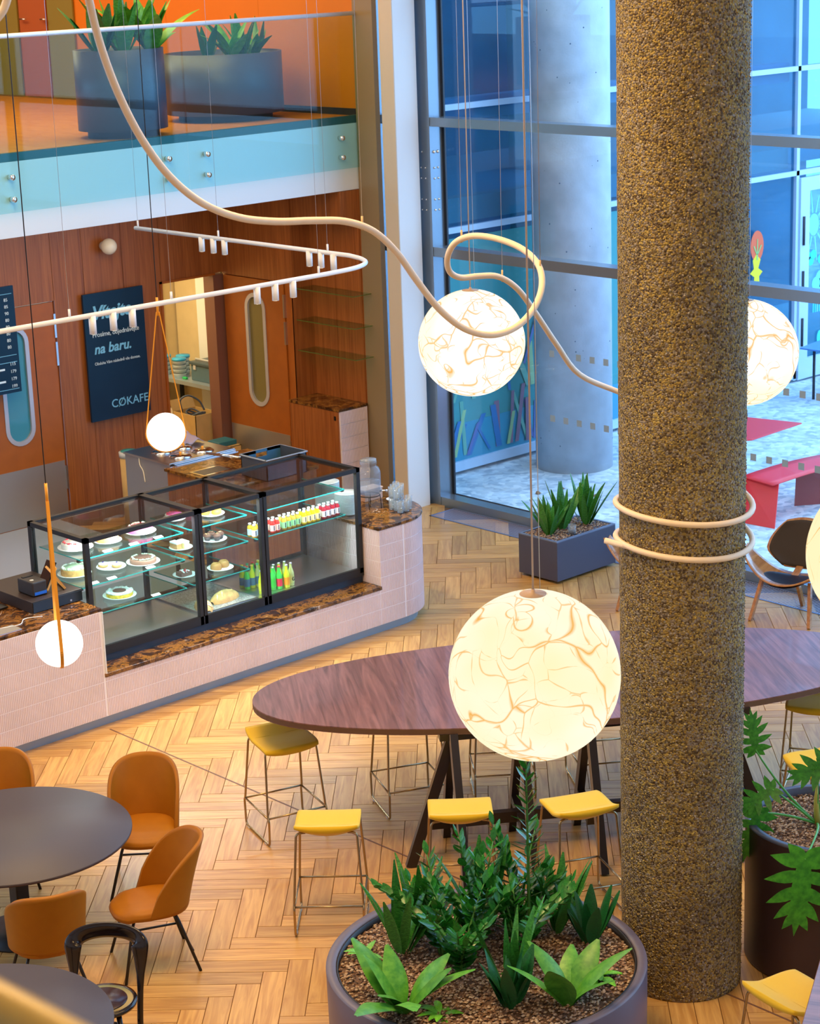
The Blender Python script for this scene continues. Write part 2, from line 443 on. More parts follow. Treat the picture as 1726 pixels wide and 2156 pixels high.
concrete = flat('smooth_concrete', (.52, .58, .64), .75, var=.14, scale=3, bump=.2, bscale=40)
aggregate = stone('exposed_aggregate', [(.33, .22, .06), (.15, .10, .04), (.23, .18, .13), (.42, .30, .08), (.10, .065, .035), (.27, .20, .08), (.32, .27, .21)], 85, bump=.9)
leather = flat('tan_leather', (.38, .135, .005), .5, spec=.25, var=.06, scale=8, bump=.03, bscale=300)
yellowfab = flat('yellow_wool', (.80, .51, .003), .75, bump=.25, bscale=500, sheen=.2)
champagne = flat('champagne_steel', (.42, .31, .17), .25, metal=.9)
tubem = flat('cream_silicone_tube', (.86, .68, .47), .4)
brass = flat('amber_strap', (.85, .36, .03), .35, metal=.2)
card = flat('cardboard', (.62, .42, .17), .8, var=.1)
cable_m = flat('beige_fabric_cable', (.55, .42, .32), .6)
blackcable = flat('black_cable', (.01, .01, .012), .5)

# ------------------------------------------------------------------ room shell
fl = box('floor', -4, 16.15, -5, 20.0, -.30, -.008, flat('floor_joint', (.12, .06, .03), .9)); fl['kind'] = 'structure'
FA = PI/4*1.0 + R(.3)
ax = Vector((math.cos(R(-45)), math.sin(R(-45)), 0)); ay = Vector((math.cos(R(45)), math.sin(R(45)), 0))
PLL, PLW = .742, .160
P0 = Vector((7.66, 9.615, 0))                     # top right corner of one long block
def plank_mesh(local=True):
    mb = MB(); g = .0012; h = .0
    x0, x1, y0, y1 = g, PLL-g, g, PLW-g; c = .0018
    vs = [(x0, y0, -.008), (x1, y0, -.008), (x1, y1, -.008), (x0, y1, -.008), (x0+c, y0+c, 0), (x1-c, y0+c, 0), (x1-c, y1-c, 0), (x0+c, y1-c, 0)]
    fs = [(4, 5, 6, 7), (0, 1, 5, 4), (1, 2, 6, 5), (2, 3, 7, 6), (3, 0, 4, 7)]
    return vs, fs
pv, pf = plank_mesh()
def in_view(p, mx=60):
    d = p-CAMPOS; z = d.dot(fw)
    if z < .5: return None
    x = 863+4296*d.dot(rt)/z; y = 1078-4296*d.dot(up)/z
    return z if -mx < x < 1726+mx and -mx < y < 2156+mx else None
spots = []
for i in range(-70, 90):
    for j in range(-20, 24):
        for kind in (0, 1):
            # lattice: t1 = (W, W), t2 = (L, -L)
            bx = i*PLW+j*PLL; by = i*PLW-j*PLL
            if kind == 0: o2 = (bx-PLL, by-PLW); ang = -45; 
            else: o2 = (bx+PLW, by-PLL); ang = 45
            p = P0+ax*o2[0]+ay*o2[1]
            c = p+(ax*PLL/2+ay*PLW/2 if kind == 0 else ay*PLL/2-ax*PLW/2)
            if not (-1 < c.x < 16.0 and -1 < c.y < 19.4): continue
            if 14.5 < c.y and c.x < 12.8: continue
            z = in_view(c)
            # largest on screen first, but not those under furniture bases
            blocked = ((c.x-7.77)**2+(c.y-7.87)**2 < .8) or ((c.x-9.28)**2+(c.y-7.61)**2 < .25)
            spots.append(((z or 99)+(50 if blocked else 0), z is not None, p, ang))
spots.sort(key=lambda q: q[0])
pm = bpy.data.meshes.new('plank'); pm.from_pydata(pv, [], pf)
uvl = pm.uv_layers.new(name='UVMap')
uvl.data.foreach_set('uv', [q for l in pm.loops for q in pv[l.vertex_index][:2]])
pm.materials.append(plank_m)
rest = MB(); rest.uv = []
for n_, (z, vis, p, ang) in enumerate(spots):
    if n_ < 300:
        o = bpy.data.objects.new('plank', pm); COL.objects.link(o); o.parent = fl
        o.location = p; o.rotation_euler = (0, 0, R(ang))
    else:
        Mx = Matrix.Translation(p) @ Matrix.Rotation(R(ang), 4, 'Z')
        rest.add([Mx @ Vector(q) for q in pv], pf)
        rest.uv += [pv[i][:2] for f in pf for i in f]
rest.build('planks', plank_m, fl, kind='stuff')
box('joint_strip', 9.265, 9.28, 6.2, 13.95, -.001, .0015, flat('dark_joint', (.16, .07, .04), .6), fl)
box('service_floor', 5, 12.8, 14.8, 19.99, -.007, .002, flat('grey_vinyl', (.36, .42, .50), .35), fl)

def struct(o): o['kind'] = 'structure'; return o
struct(box('ceiling', -4, 16.4, -5, 17.75, 9.3, 9.5, offwhite))
struct(box('wall_left', -4.2, -4, -5, 30, -.3, 9.5, offwhite))
struct(box('wall_near', -4, 16.4, -5.2, -5, -.3, 9.5, offwhite))

# back wall: veneer panels over a backing, with the kitchen opening and a flush door
wb = struct(MB().box(4, 11.88, 20.03, 20.12, 0, 3.73).box(11.88, 12.98, 20.03, 20.12, 2.62, 3.73).box(12.98, 14.53, 20.03, 20.12, 0, 3.73)
            .box(14.53, 15.33, 20.03, 20.12, 2.6, 3.73).build('wall_back', veneer))
for x0, x1, z0, z1 in ((9.2, 10.1, 0, 3.73), (10.1, 11.0, 0, 3.73), (11.0, 11.87, 0, 3.73), (11.87, 12.99, 2.6, 3.73), (12.99, 13.42, 0, 3.73), (13.42, 13.98, 0, 3.73), (13.98, 14.53, 0, 3.73), (14.53, 15.48, 2.61, 3.73)):
    box('panel', x0+.003, x1-.003, 20.0, 20.03, z0, z1-.002, veneer, wb)
struct(MB().box(14.50, 14.53, 19.98, 20.16, 0, 2.61).box(14.50, 15.34, 19.98, 20.16, 2.585, 2.61).build('trim_1', orangedoor))
struct(MB().box(15.32, 15.48, 20.0, 20.20, 0, 2.585).build('trim_2', flat('plum_brown_jamb', (.20, .085, .06), .45)))

def oval(cx, cy, rx, h, n=12):
    """stadium outline, h = straight part"""
    pts = []
    for k in range(n+1): a = PI*k/n; pts.append((cx+rx*math.cos(a), cy+h/2+rx*math.sin(a)))
    for k in range(n+1): a = PI+PI*k/n; pts.append((cx+rx*math.cos(a), cy-h/2+rx*math.sin(a)))
    return pts
def ring_prism(mb, outer, inner, z0, z1, M):
    n = len(outer); o = len(mb.v)
    vs = []
    for z in (z0, z1):
        for pl in (outer, inner): vs += [M @ Vector((x, y, z)) for x, y in pl]
    fs = []
    for i in range(n):
        j = (i+1) % n
        fs += [(i, n+i, n+j, j), (2*n+i, 2*n+j, 3*n+j, 3*n+i), (i, j, 2*n+j, 2*n+i), (n+i, 3*n+i, 3*n+j, n+j)]
    mb.add(vs, fs)
def kitchen_door(name, M, W, H, winx, winz, rx, hh, gl):
    """M maps (x along door, z up, depth out) to world"""
    root = group_root(name)
    mb = MB()
    inner = oval(winx, winz, rx, hh)
    zt, zb = winz+hh/2+rx, winz-hh/2-rx
    for x0, x1, z0, z1 in ((0, winx-rx, 0, H), (winx+rx, W, 0, H), (winx-rx, winx+rx, 0, zb), (winx-rx, winx+rx, zt, H)):
        mb.prism([(x0, z0), (x1, z0), (x1, z1), (x0, z1)], 0, .045, M)
    n_ = len(inner)//2
    for k in range(n_-1):
        (ax_, az_), (bx_, bz_) = inner[k], inner[k+1]
        mb.prism([(ax_, az_), (ax_, zt), (bx_, zt), (bx_, bz_)], 0, .045, M)
        (ax_, az_), (bx_, bz_) = inner[n_+k], inner[n_+k+1]
        mb.prism([(ax_, az_), (ax_, zb), (bx_, zb), (bx_, bz_)], 0, .045, M)
    mb.build('leaf', orangedoor, root)
    rg = MB(); ring_prism(rg, oval(winx, winz, rx+.045, hh), oval(winx, winz, rx-.006, hh), -.01, .055, M)
    rg.build('window_ring', flat('grey_ring', (.52, .52, .58), .35, metal=.4), root)
    MB().prism(oval(winx, winz, rx, hh), .018, .026, M).build('window_pane', gl, root)
    MB().prism([(.01, .01), (W-.01, .01), (W-.01, .70), (.01, .70)], .045, .05, M).build('kick_plate', kick, root)
    for z0 in (H-.42, H-.75, .35):
        MB().prism([(W-.008, z0), (W+.018, z0), (W+.018, z0+.28), (W-.008, z0+.28)], .03, .062, M).build('hinge', steel, root)
    return root
bluepane = flat('frosted_blue_pane', (.05, .27, .38), .12)
olivepane = flat('frosted_olive_pane', (.20, .16, .05), .3, bump=.2, bscale=250)
Mb = Matrix(((1, 0, 0, 11.90), (0, 0, -1, 20.04), (0, 1, 0, .0), (0, 0, 0, 1)))
kitchen_door('door_1', Mb, 1.06, 2.59, .49, 1.68, .155, 1.0, bluepane)
# side wall x = 15.48 with the second door, and the shelf nook
Ms = Matrix(((0, 0, -1, 15.50), (-1, 0, 0, 19.97), (0, 1, 0, 0), (0, 0, 0, 1)))
kitchen_door('door_2', Ms, 1.16, 2.58, .60, 1.70, .15, 1.03, olivepane)
struct(box('wall_side', 15.50, 15.62, 18.66, 20.0, 0, 3.73, veneer))
for y0, y1, z0, z1 in ((18.68, 20, 2.59, 3.73), (18.66, 18.80, 0, 2.59)):
    box('panel', 15.47, 15.50, y0, y1, z0, z1, veneer if z0 else orangedoor, bpy.data.objects['wall_side'])
wn = struct(box('wall_nook', 15.80, 15.86, 17.76, 18.72, 0, 3.73, veneer))
for k in range(2): box('panel', 15.78, 15.80, 17.77+k*.46, 18.225+k*.44, 0, 3.73, veneer, wn)
box('panel', 15.47, 15.79, 18.655, 18.68, 0, 3.73, veneer, wn)
box('panel', 15.50, 15.79, 17.765, 18.66, 3.36, 3.73, veneer, wn)
# corner strip and free-standing flat column beside the facade
struct(box('trim_3', 15.80, 15.87, 17.43, 17.76, 0, 9.3, olive))
struct(MB().box(15.762, 16.10, 17.05, 17.27, 0, 9.3).build('column', white))
struct(box('column_shade', 15.752, 15.762, 17.052, 17.268, 0, 9.3, beige))  # white column's unlit side: shade and wood reflection put into a beige plate

# kitchen seen through the opening
kt = flat('cream_wall_tile', (.72, .58, .34), .35, var=.04)
kw = struct(box('wall_kitchen', 12.5, 16.3, 22.02, 22.12, -.1, 3.4, kt))
for i in range(6):
    for j in range(7):
        box('tile', 13.6+i*.4+.003, 14.0+i*.4-.003, 22.0, 22.02, j*.4+.003, j*.4+.397, kt, kw)
struct(box('wall_kitchen_left', 13.4, 13.5, 20.13, 22.0, 0, 3.2, kt))
struct(box('wall_kitchen_right', 16.2, 16.3, 20.13, 22.0, 0, 3.2, kt))
struct(box('ceiling_kitchen', 12.5, 16.3, 20.13, 22.1, 3.1, 3.2, white))
struct(box('floor_kitchen', 12.5, 16.3, 20.0, 22.1, -.1, 0, kt))
struct(box('trim_5', 15.98, 16.17, 20.95, 21.25, 0, 3.1, white))

# mezzanine slab, corridor above
struct(box('floor_upper', 2, 15.9, 17.80, 31, 3.73, 4.55, white))
fu = bpy.data.objects['floor_upper']
box('parquet', 2, 15.9, 17.83, 31, 4.55, 4.562, upfloor, fu)
box('edge_trim', 2, 15.86, 17.778, 17.85, 4.49, 4.575, flat('dark_teal_edge', (.02, .10, .11), .3), fu)
box('fascia', 2, 15.86, 17.775, 17.80, 3.735, 4.49, flat('fascia_white', (.74, .80, .84), .4), fu)
struct(box('ceiling_upper', 2, 15.9, 17.80, 31, 7.65, 7.9, offwhite))
struct(box('wall_upper_end', 2, 16, 31, 31.1, 4.5, 8, orangewall))
wu = struct(box('wall_upper_side', 15.92, 16.05, 17.78, 31, 4.55, 7.9, orangewall))
for a, b in ((17.8, 19.55), (19.55, 21.4), (21.4, 23.3)):
    box('panel', 15.895, 15.92, a+.002, b-.002, 4.56, 7.65, orangewall, wu)
box('skirting', 15.88, 15.895, 17.86, 23.3, 4.562, 4.64, gasket, wu)
greydoor = flat('olive_door_laminate', (.22, .20, .045), .4)
reddoor = flat('red_brown_door_laminate', (.36, .10, .03), .45)
for i, (y0, y1, mt) in enumerate(((23.45, 24.05, greydoor), (24.1, 24.75, reddoor), (24.80, 25.6, greydoor), (25.7, 26.7, reddoor), (26.75, 27.7, greydoor))):
    box('door_panel', 15.885, 15.91, y0, y1, 4.58, 7.4, mt, wu)
MB().tube([(15.83, 24.15, 5.62), (15.83, 24.02, 5.62)], .012).tube([(15.89, 24.15, 5.62), (15.83, 24.15, 5.62)], .012).build('door_handle', steel, wu)
MB().tube([(15.83, 24.65, 5.62), (15.83, 24.52, 5.62)], .012).tube([(15.89, 24.65, 5.62), (15.83, 24.65, 5.62)], .012).build('door_handle', steel, wu)

# glass balustrade
bal = thing('glass_balustrade', 'frameless glass balustrade with round steel handrail along the upper floor edge', 'railing', (13, 17.73, 4))
for x0, x1 in ((3.56, 5.99), (6.0, 8.43), (8.44, 10.87), (10.885, 13.335), (13.35, 15.79)):
    box('glass_panel', x0, x1, 17.715, 17.732, 3.99, 5.70, rail_glass, bal)
    for bx in (x0+.25, x1-.25):
        for bz in (4.34, 4.12):
            MB().tube([(bx, 17.70, bz), (bx, 17.775, bz)], .028, 14).build('bolt', chrome, bal)
MB().tube([(3.5, 17.724, 5.715), (15.79, 17.724, 5.715)], .024, 14).build('handrail', flat('satin_handrail', (.78, .80, .84), .4, metal=.25), bal)

# ------------------------------------------------------------------ facade
wf = group_root('window_1')
mb = MB(); mb.box(16.17, 16.38, 16.94, 17.13, -.02, 9.3)
for y in (13.35, 9.7, 6.05, 2.4, -1.25, -4.9): mb.box(16.19, 16.38, y-.05, y+.05, -.02, 9.3)
mb.box(16.17, 16.38, 17.9, 18.02, -.02, 9.3)
mb.build('mullion', frame_blue, wf)
for z0, z1 in ((4.45, 4.55), (2.97, 3.08), (5.93, 6.03), (7.4, 7.5), (-.02, .10)):
    box('transom' if z0 > 0 else 'sill', 16.178, 16.38, -4.9, 18.0, z0, z1, frame_blue, wf)
for y in (16.93,): box('gasket', 16.365, 16.39, y-.03, y+.01, .1, 9.3, gasket, wf)
ys = [18.0, 17.0, 13.35, 9.7, 6.05, 2.4, -1.25, -4.9]
zs = [.10, 2.97, 4.45, 5.93, 7.4, 9.3]
for i in range(len(ys)-1):
    for j in range(5):
        box('pane', 16.375, 16.383, ys[i+1], ys[i], zs[j], zs[j+1], win_glass, wf)
        box('gasket', 16.37, 16.384, ys[i+1], ys[i], zs[j]-.012, zs[j]+.008, gasket, wf)
sq = flat('grey_square_film', (.26, .38, .52), .6)
sqm = bpy.data.meshes.new('marker_square'); sqm.from_pydata([(0, -.037, -.037), (0, .037, -.037), (0, .037, .037), (0, -.037, .037)], [], [(0, 1, 2, 3)]); sqm.materials.append(sq)
for z in (1.26, 2.0):
    for k in range(27):
        y = 15.29-.2*k
        o = bpy.data.objects.new('marker_square', sqm); COL.objects.link(o); o.parent = wf; o.location = (16.372, y, z)
mb = MB()
for z in (4.16, 3.98, 3.86, 3.62, 3.50):
    for dy in ((17.09, 17.02) if z < 4.1 else (17.07,)): mb.sphere((16.168, dy, z), .011, 8, 6)
for z in (4.16, 3.98, 3.86, 3.62, 3.50):
    for dx in (16.23, 16.29): mb.sphere((dx, 16.938, z), .013 if z < 4.1 else .02, 8, 6)
mb.build('bolts', chrome, wf, kind='stuff')
# floor grille along the facade
gr = thing('floor_grille', 'long sunken metal floor grille running along the glass facade', 'grille', (15.95, 12, 0))
MB().box(15.75, 15.775, 3, 16.7, -.005, .006).box(16.135, 16.16, 3, 16.7, -.005, .006).box(15.75, 16.16, 16.68, 16.705, -.005, .006).build('frame', flat('grille_frame', (.17, .22, .36), .4, metal=.4), gr)
mb = MB()
for k in range(456):
    y = 3.02+k*.03; mb.box(15.775, 16.135, y, y+.012, -.006, .003)
mb.build('slats', flat('grille_slat', (.42, .38, .46), .35, metal=.5), gr, kind='stuff')
box('tray', 15.775, 16.135, 3, 16.69, -.03, -.007, black, gr)

# ------------------------------------------------------------------ outside
paving = stone('granite_setts', [(.52, .60, .66), (.62, .69, .73), (.42, .50, .57), (.70, .75, .78), (.56, .63, .68)], 13, bump=.6)
struct(box('ground', 16.39, 45, -25, 40, -.4, -.03, paving))
cc = thing('concrete_column', 'thick smooth concrete column outside the glass facade', 'column', (18.68, 17.12, -.03))
MB().lathe([(.49, 0), (.49, 9.6)], (18.68, 17.08, -.03), 48, capt=True).build('shaft', concrete, cc)
mb = MB()
for k in range(70):
    a = random.uniform(PI*.9, PI*1.7); z = random.uniform(.3, 8); mb.sphere((18.68+.487*math.cos(a), 17.08+.487*math.sin(a), z), random.uniform(.004, .011), 6, 4)
mb.build('air_holes', flat('dark_pit', (.12, .17, .24), .9), cc, kind='stuff')

wing = thing('glass_wing', 'neighbouring glazed building wing across the paved yard', 'building', (22, 18, 0))
wframe = flat('pale_blue_frame', (.48, .62, .78), .4)
wglass = glassy('wing_glass', (.55, .80, .92), .9, 1.5, body=(.03, .15, .24), bodyfac=.22)
inner = flat('wing_interior', (.06, .22, .32), .8, var=.55, scale=.5)
lightin = flat('wing_interior_pale', (.40, .68, .74), .7)
Y = 17.9
for z in (.02, 3.02, 4.50, 6.0, 7.5, 9.0):
    box('transom', 16.42, 30, Y-.06, Y+.04, z, z+(.07 if z > 1 else .12), wframe, wing)
for x in (16.9, 24.36, 26.6, 28.8):
    box('mullion', x-.035, x+.035, Y-.06, Y+.04, 0, 10, wframe, wing)
for x0, x1 in ((16.42, 19.3), (19.3, 21.8), (21.8, 24.36), (24.36, 26.6), (26.6, 28.8)):
    for z0, z1 in ((.12, 3.02), (3.09, 4.5), (4.57, 6.0), (6.07, 7.5), (7.57, 9.0)):
        box('pane', x0, x1, Y-.01, Y, z0, z1, wglass, wing)
box('spandrel', 16.42, 24.3, Y+.08, Y+.3, 3.12, 3.42, flat('cream_spandrel', (.66, .70, .62), .6), wing)
box('spandrel', 16.42, 24.3, Y+.08, Y+.3, 4.35, 4.62, flat('pale_spandrel', (.42, .58, .78), .5), wing)
box('floor_slab', 16.42, 30, Y+.3, 24, 3.15, 3.4, lightin, wing)
box('floor_slab', 16.42, 30, Y+.3, 24, 6.1, 6.4, lightin, wing)
box('interior_wall', 16.42, 30, 21.8, 22, 0, 9.6, inner, wing)
box('interior_floor', 16.42, 30, Y+.1, 22, -.1, .02, lightin, wing)
for x0, x1, y in ((17.42, 17.95, 18.9), (23.62, 23.95, 18.7), (20.4, 20.9, 19.4)):
    box('inner_column', x0, x1, y, y+.4, 0, 9.6, lightin, wing)
box('lower_film', 16.95, 24.3, Y-.016, Y-.012, .14, .62, flat('blue_window_film', (.04, .30, .46), .4), wing)
box('upper_film', 16.95, 21.0, Y-.016, Y-.012, .62, 2.95, glassy('green_window_film', (.5, .85, .85), .3, body=(.14, .50, .52), bodyfac=.55), wing)
random.seed(21)
stroke = [flat('stroke_%s' % n, c, .6) for n, c in (('green', (.14, .42, .34)), ('violet', (.10, .16, .42)), ('coral', (.26, .16, .24)), ('blue', (.03, .18, .45)), ('lime', (.32, .52, .26)))]
for k in range(36):
    x = random.uniform(17.1, 19.2); z = random.choice((.18, .2, .9, 1.2)); h = random.uniform(.3, .75); dx = random.uniform(-.28, .28); wd = random.uniform(.02, .05)
    y = Y-.02-k*.0004
    MB().add([(x-wd, y, z), (x+wd, y, z), (x+dx+wd, y, z+h), (x+dx-wd, y, z+h)], [(0, 1, 2, 3)]).build('painted_stroke', stroke[k % 5], wing)
# wing door with cut-paper stickers
box('door_frame', 24.40, 24.62, Y-.09, Y-.03, 0, 2.98, wframe, wing)
box('door_frame', 24.62, 26.0, Y-.09, Y-.03, 2.78, 2.98, wframe, wing)
box('door_frame', 24.62, 26.0, Y-.09, Y-.03, .0, .30, wframe, wing)
for z in (2.0, 1.2, .5): MB().tube([(24.47, Y-.10, z), (24.47, Y-.10, z+.42)], .02, 8).build('hinge', gasket, wing)
def sticker(poly, m, yo=.03):
    MB().prism(poly, 0, .004, Matrix(((1, 0, 0, 0), (0, 0, -1, Y-yo), (0, 1, 0, 0), (0, 0, 0, 1)))).build('paper_sticker', m, wing)
def disc(cx, cz, rx, rz, n=20): return [(cx+rx*math.cos(2*PI*k/n), cz+rz*math.sin(2*PI*k/n)) for k in range(n)]
lime = flat('lime_paper', (.22, .82, .40), .5, emit=None); teal = flat('teal_paper', (.03, .66, .62), .5); sky_p = flat('pale_blue_paper', (.18, .70, .86), .5)
red_p = flat('orange_red_paper', (.88, .12, .03), .5); yel_p = flat('yellow_paper', (.90, .68, .0), .5); cyan_p = flat('cyan_paper', (.05, .62, .88), .5)
sx, sz = 24.80, 2.26
sticker(disc(sx, sz, .125, .16), lime)
for k in range(12):
    a = 2*PI*k/12+.2; c, s_ = math.cos(a), math.sin(a); q0, q1 = .15, .36+.1*(k % 2)
    sticker([(sx+c*q0-s_*.012, sz+s_*q0*1.2+c*.012), (sx+c*q1-s_*.006, sz+s_*q1*1.2+c*.006), (sx+c*q1+s_*.006, sz+s_*q1*1.2-c*.006), (sx+c*q0+s_*.012, sz+s_*q0*1.2-c*.012)], lime)
for cx, cz in ((24.74, 1.78), (25.06, 1.70)):
    for dx, dz in ((-.07, .03), (.06, .04), (0, -.05)): sticker(disc(cx+dx, cz+dz, .075, .07, 12), teal, .03+.004*(dx > 0))
for dx, dz, rr in ((-.1, 0, .10), (.02, .06, .13), (.14, .0, .10), (.02, -.05, .12)): sticker(disc(24.97+dx, 1.38+dz, rr, rr, 16), sky_p, .036+abs(dx)*.02)
for k in range(8): sticker([(24.80+k*.05, .95), (24.825+k*.05, .95), (24.825+k*.05, 1.28), (24.80+k*.05, 1.28)], (cyan_p, teal, sky_p)[k % 3], .04)
for x_, z_ in ((25.0, .55), (25.1, .5)): sticker(disc(x_, z_, .07, .11, 12), cyan_p)
sticker(disc(24.88, .10+.15, .035, .10, 12), lime)
sticker(disc(23.40, 2.12, .15, .22), red_p, .07)
for q in ([(23.385, 1.92), (23.415, 1.92), (23.41, 2.22), (23.395, 2.22)], [(23.40, 2.0), (23.42, 2.0), (23.50, 2.12), (23.48, 2.13)], [(23.38, 2.0), (23.40, 2.0), (23.33, 2.13), (23.31, 2.12)]): sticker(q, flat('green_paper', (.30, .50, .15), .5), .075)
sticker([(23.32, 1.50), (23.40, 1.58), (23.47, 1.50), (23.45, 1.68), (23.53, 1.74), (23.43, 1.80), (23.48, 1.92), (23.38, 2.0), (23.30, 1.92), (23.33, 1.80), (23.24, 1.74), (23.34, 1.68)], yel_p, .072)
text('lettering', 'ne', .30, Matrix(((1, 0, 0, 23.19), (0, 0, -1, Y-.075), (0, 1, 0, 1.12), (0, 0, 0, 1))), flat('royal_blue_paper', (.01, .07, .55), .5), wing, bold=.008)

# ------------------------------------------------------------------ service counter
ctr = thing('service_counter', 'long tiled service counter with a rounded end, low marble ledge and steel plinth', 'counter', (11, 14.4, 0))
# outline of the body: front y 14, half-round right end
def counter_outline(off=0, x0=5.0, n=16):
    r = .55-off; cx, cy = 12.86, 14.55
    pts = [(x0, 14.0+off)]
    for k in range(n+1):
        a = -PI/2+PI*k/n; pts.append((cx+r*math.cos(a), cy+r*math.sin(a)))
    pts.append((x0, 15.1-off)); return pts
MB().prism(counter_outline(.07), 0, .10).build('plinth', toe, ctr)
def seg_outline(x0, x1, off=0): return [(x0, 14.0+off), (x1, 14.0+off), (x1, 15.1-off), (x0, 15.1-off)]
MB().prism(seg_outline(5, 9.31, .004), .10, 1.05).build('body', grout, ctr)
MB().prism(seg_outline(9.31, 12.534, .004), .10, .455).build('body', grout, ctr)
MB().prism(counter_outline(.004, 12.534), .10, 1.05).build('body', grout, ctr)
MB().prism(seg_outline(5, 9.318, .004), 1.05, 1.08).build('worktop', marb, ctr, bevel=.003)
MB().prism(seg_outline(9.30, 12.54, -.006), .455, .49).build('ledge', marb, ctr, bevel=.003)
MB().prism(counter_outline(-.008, 12.52), 1.05, 1.08).build('worktop', marb, ctr, bevel=.003)
def tile_strip(mb, p, d, L_, z0, z1, nrm, pitch=.0175):
    n = int(L_/pitch); p, d, nrm = Vector(p), Vector(d), Vector(nrm)
    for k in range(n):
        a = p+d*(k*pitch+.0012); b = p+d*((k+1)*pitch-.0012); c = (a+b)/2
        zz0, zz1 = z0+.0035, z1-.0035
        vs = []
        for z in (zz0, zz1):
            for q, h in ((a, 0), (a*.8+b*.2, .0085), (a*.2+b*.8, .0085), (b, 0)): vs.append((q.x+nrm.x*h, q.y+nrm.y*h, z))
        mb.add(vs, [(0, 1, 5, 4), (1, 2, 6, 5), (2, 3, 7, 6), (3, 2, 1, 0), (4, 5, 6, 7)])
mb = MB(); c0 = .10; ch = (1.05-.10)/6
for i in range(6):
    z0, z1 = c0+i*ch, c0+(i+1)*ch
    tile_strip(mb, (5.0, 14.008, 0), (1, 0, 0), 4.305, z0, z1, (0, -1, 0))
    if z0 < .455: tile_strip(mb, (9.305, 14.008, 0), (1, 0, 0), 3.225, z0, min(z1, .455), (0, -1, 0))
    tile_strip(mb, (12.53, 14.008, 0), (1, 0, 0), .33, z0, z1, (0, -1, 0))
    n = 98
    for k in range(n):
        a = -PI/2+PI*k/n; a2 = -PI/2+PI*(k+1)/n; r = .542
        A = Vector((12.86+r*math.cos(a), 14.55+r*math.sin(a), 0)); B = Vector((12.86+r*math.cos(a2), 14.55+r*math.sin(a2), 0))
        nm = Vector((math.cos((a+a2)/2), math.sin((a+a2)/2), 0))
        tile_strip(mb, A, (B-A).normalized(), (B-A).length+.0001, z0, z1, nm, (B-A).length)
    if z1 > .49:
        tile_strip(mb, (12.538, 14.01, 0), (0, 1, 0), 1.08, max(z0, .49), z1, (-1, 0, 0))
        tile_strip(mb, (9.306, 15.09, 0), (0, -1, 0), 1.08, max(z0, .49), z1, (1, 0, 0))
mb.build('tile_cladding', tilem, ctr, kind='stuff')
box('corner_trim', 9.308, 9.316, 13.988, 14.0, .49, 1.05, white, ctr)
box('drip_grate', 7.95, 8.55, 14.05, 14.2, 1.08, 1.086, steel, ctr)

# ------------------------------------------------------------------ refrigerated showcase
sc_ = thing('display_case', 'black framed glass display case full of cakes and bottled drinks on the marble ledge', 'display case', (10.93, 14.7, .49))
X0, X1, Y0, Y1, ZB, ZT = 9.35, 12.52, 14.23, 15.12, .49, 1.64
D1, D2 = 10.57, 11.32
basem = flat('showcase_base', (.02, .035, .06), .2)
box('base', X0, X1, Y0+.02, Y1, ZB, .59, basem, sc_)
box('deck', X0+.04, X1-.04, Y0+.05, Y1-.03, .59, .612, steel, sc_)
s = .045
for x in (X0+s/2, X1-s/2):
    for y in (Y0+s/2, Y1-s/2): box('post', x-s/2, x+s/2, y-s/2, y+s/2, .59, ZT, black, sc_)
for x in (D1, D2):
    for q in (-.024, .024): box('post', x+q-.018, x+q+.018, Y0, Y0+s, .56, ZT, black, sc_)
    box('post', x-.02, x+.02, Y1-s, Y1, .59, ZT, black, sc_)
    box('top_rail', x-.035, x+.035, Y0, Y1, ZT-.035, ZT, black, sc_)
for y in (Y0, Y1-s): box('top_rail', X0, X1, y, y+s, ZT-.04, ZT, black, sc_)
for x in (X0, X1-s): box('top_rail', x, x+s, Y0, Y1, ZT-.04, ZT, black, sc_)
box('bottom_rail', X0, X1, Y0, Y0+.03, .56, .64, black, sc_)
box('bottom_rail', X0, X1, Y1-.04, Y1, .56, .64, black, sc_)
MB().box(X0+.045, X1-.045, Y0+.048, Y0+.052, 1.60, 1.604).build('light_strip', flat('led_diffuser', (.9, .95, 1), .5, emit=(.9, .96, 1), es=1.2), sc_)
secs = ((X0+s, D1-.04), (D1+.04, D2-.04), (D2+.04, X1-s))
for a, b in secs:
    box('front_glass', a, b, Y0+.02, Y0+.026, .64, 1.60, case_glass, sc_)
    box('top_glass', a, b, Y0+s, Y1-s, 1.62, 1.628, case_glass, sc_)
    box('rear_door', a, (a+b)/2+.02, Y1-.03, Y1-.024, .64, 1.60, case_glass, sc_)
    box('rear_door', (a+b)/2-.02, b, Y1-.02, Y1-.014, .64, 1.60, case_glass, sc_)
for x in (X0+.02, X1-.026): box('side_glass', x, x+.006, Y0+s, Y1-s, .61, 1.60, case_glass, sc_)
for x in (D1, D2): box('partition_glass', x-.003, x+.003, Y0+s, Y1-s, .62, 1.58, case_glass, sc_)
SH = (1.41, 1.155, .885)
def shelf(a, b, z, y0=14.40):
    o = box('glass_shelf', a+.01, b-.01, y0, 15.04, z-.008, z, shelf_glass, sc_)
    MB().box(a+.01, b-.01, y0-.002, y0, z-.009, z+.001).box(a+.008, a+.01, y0, 15.04, z-.009, z+.001).box(b-.01, b-.008, y0, 15.04, z-.009, z+.001).build('shelf_edge', edge_glass, sc_)
    MB().box(a+.0, a+.03, y0+.02, y0+.05, z-.03, z-.009).box(b-.03, b, y0+.02, y0+.05, z-.03, z-.009).build('shelf_bracket', black, sc_)
for z in SH: shelf(*secs[0], z)
for z in SH: shelf(*secs[1], z, 14.42)
for z in SH[:2]: shelf(*secs[2], z)
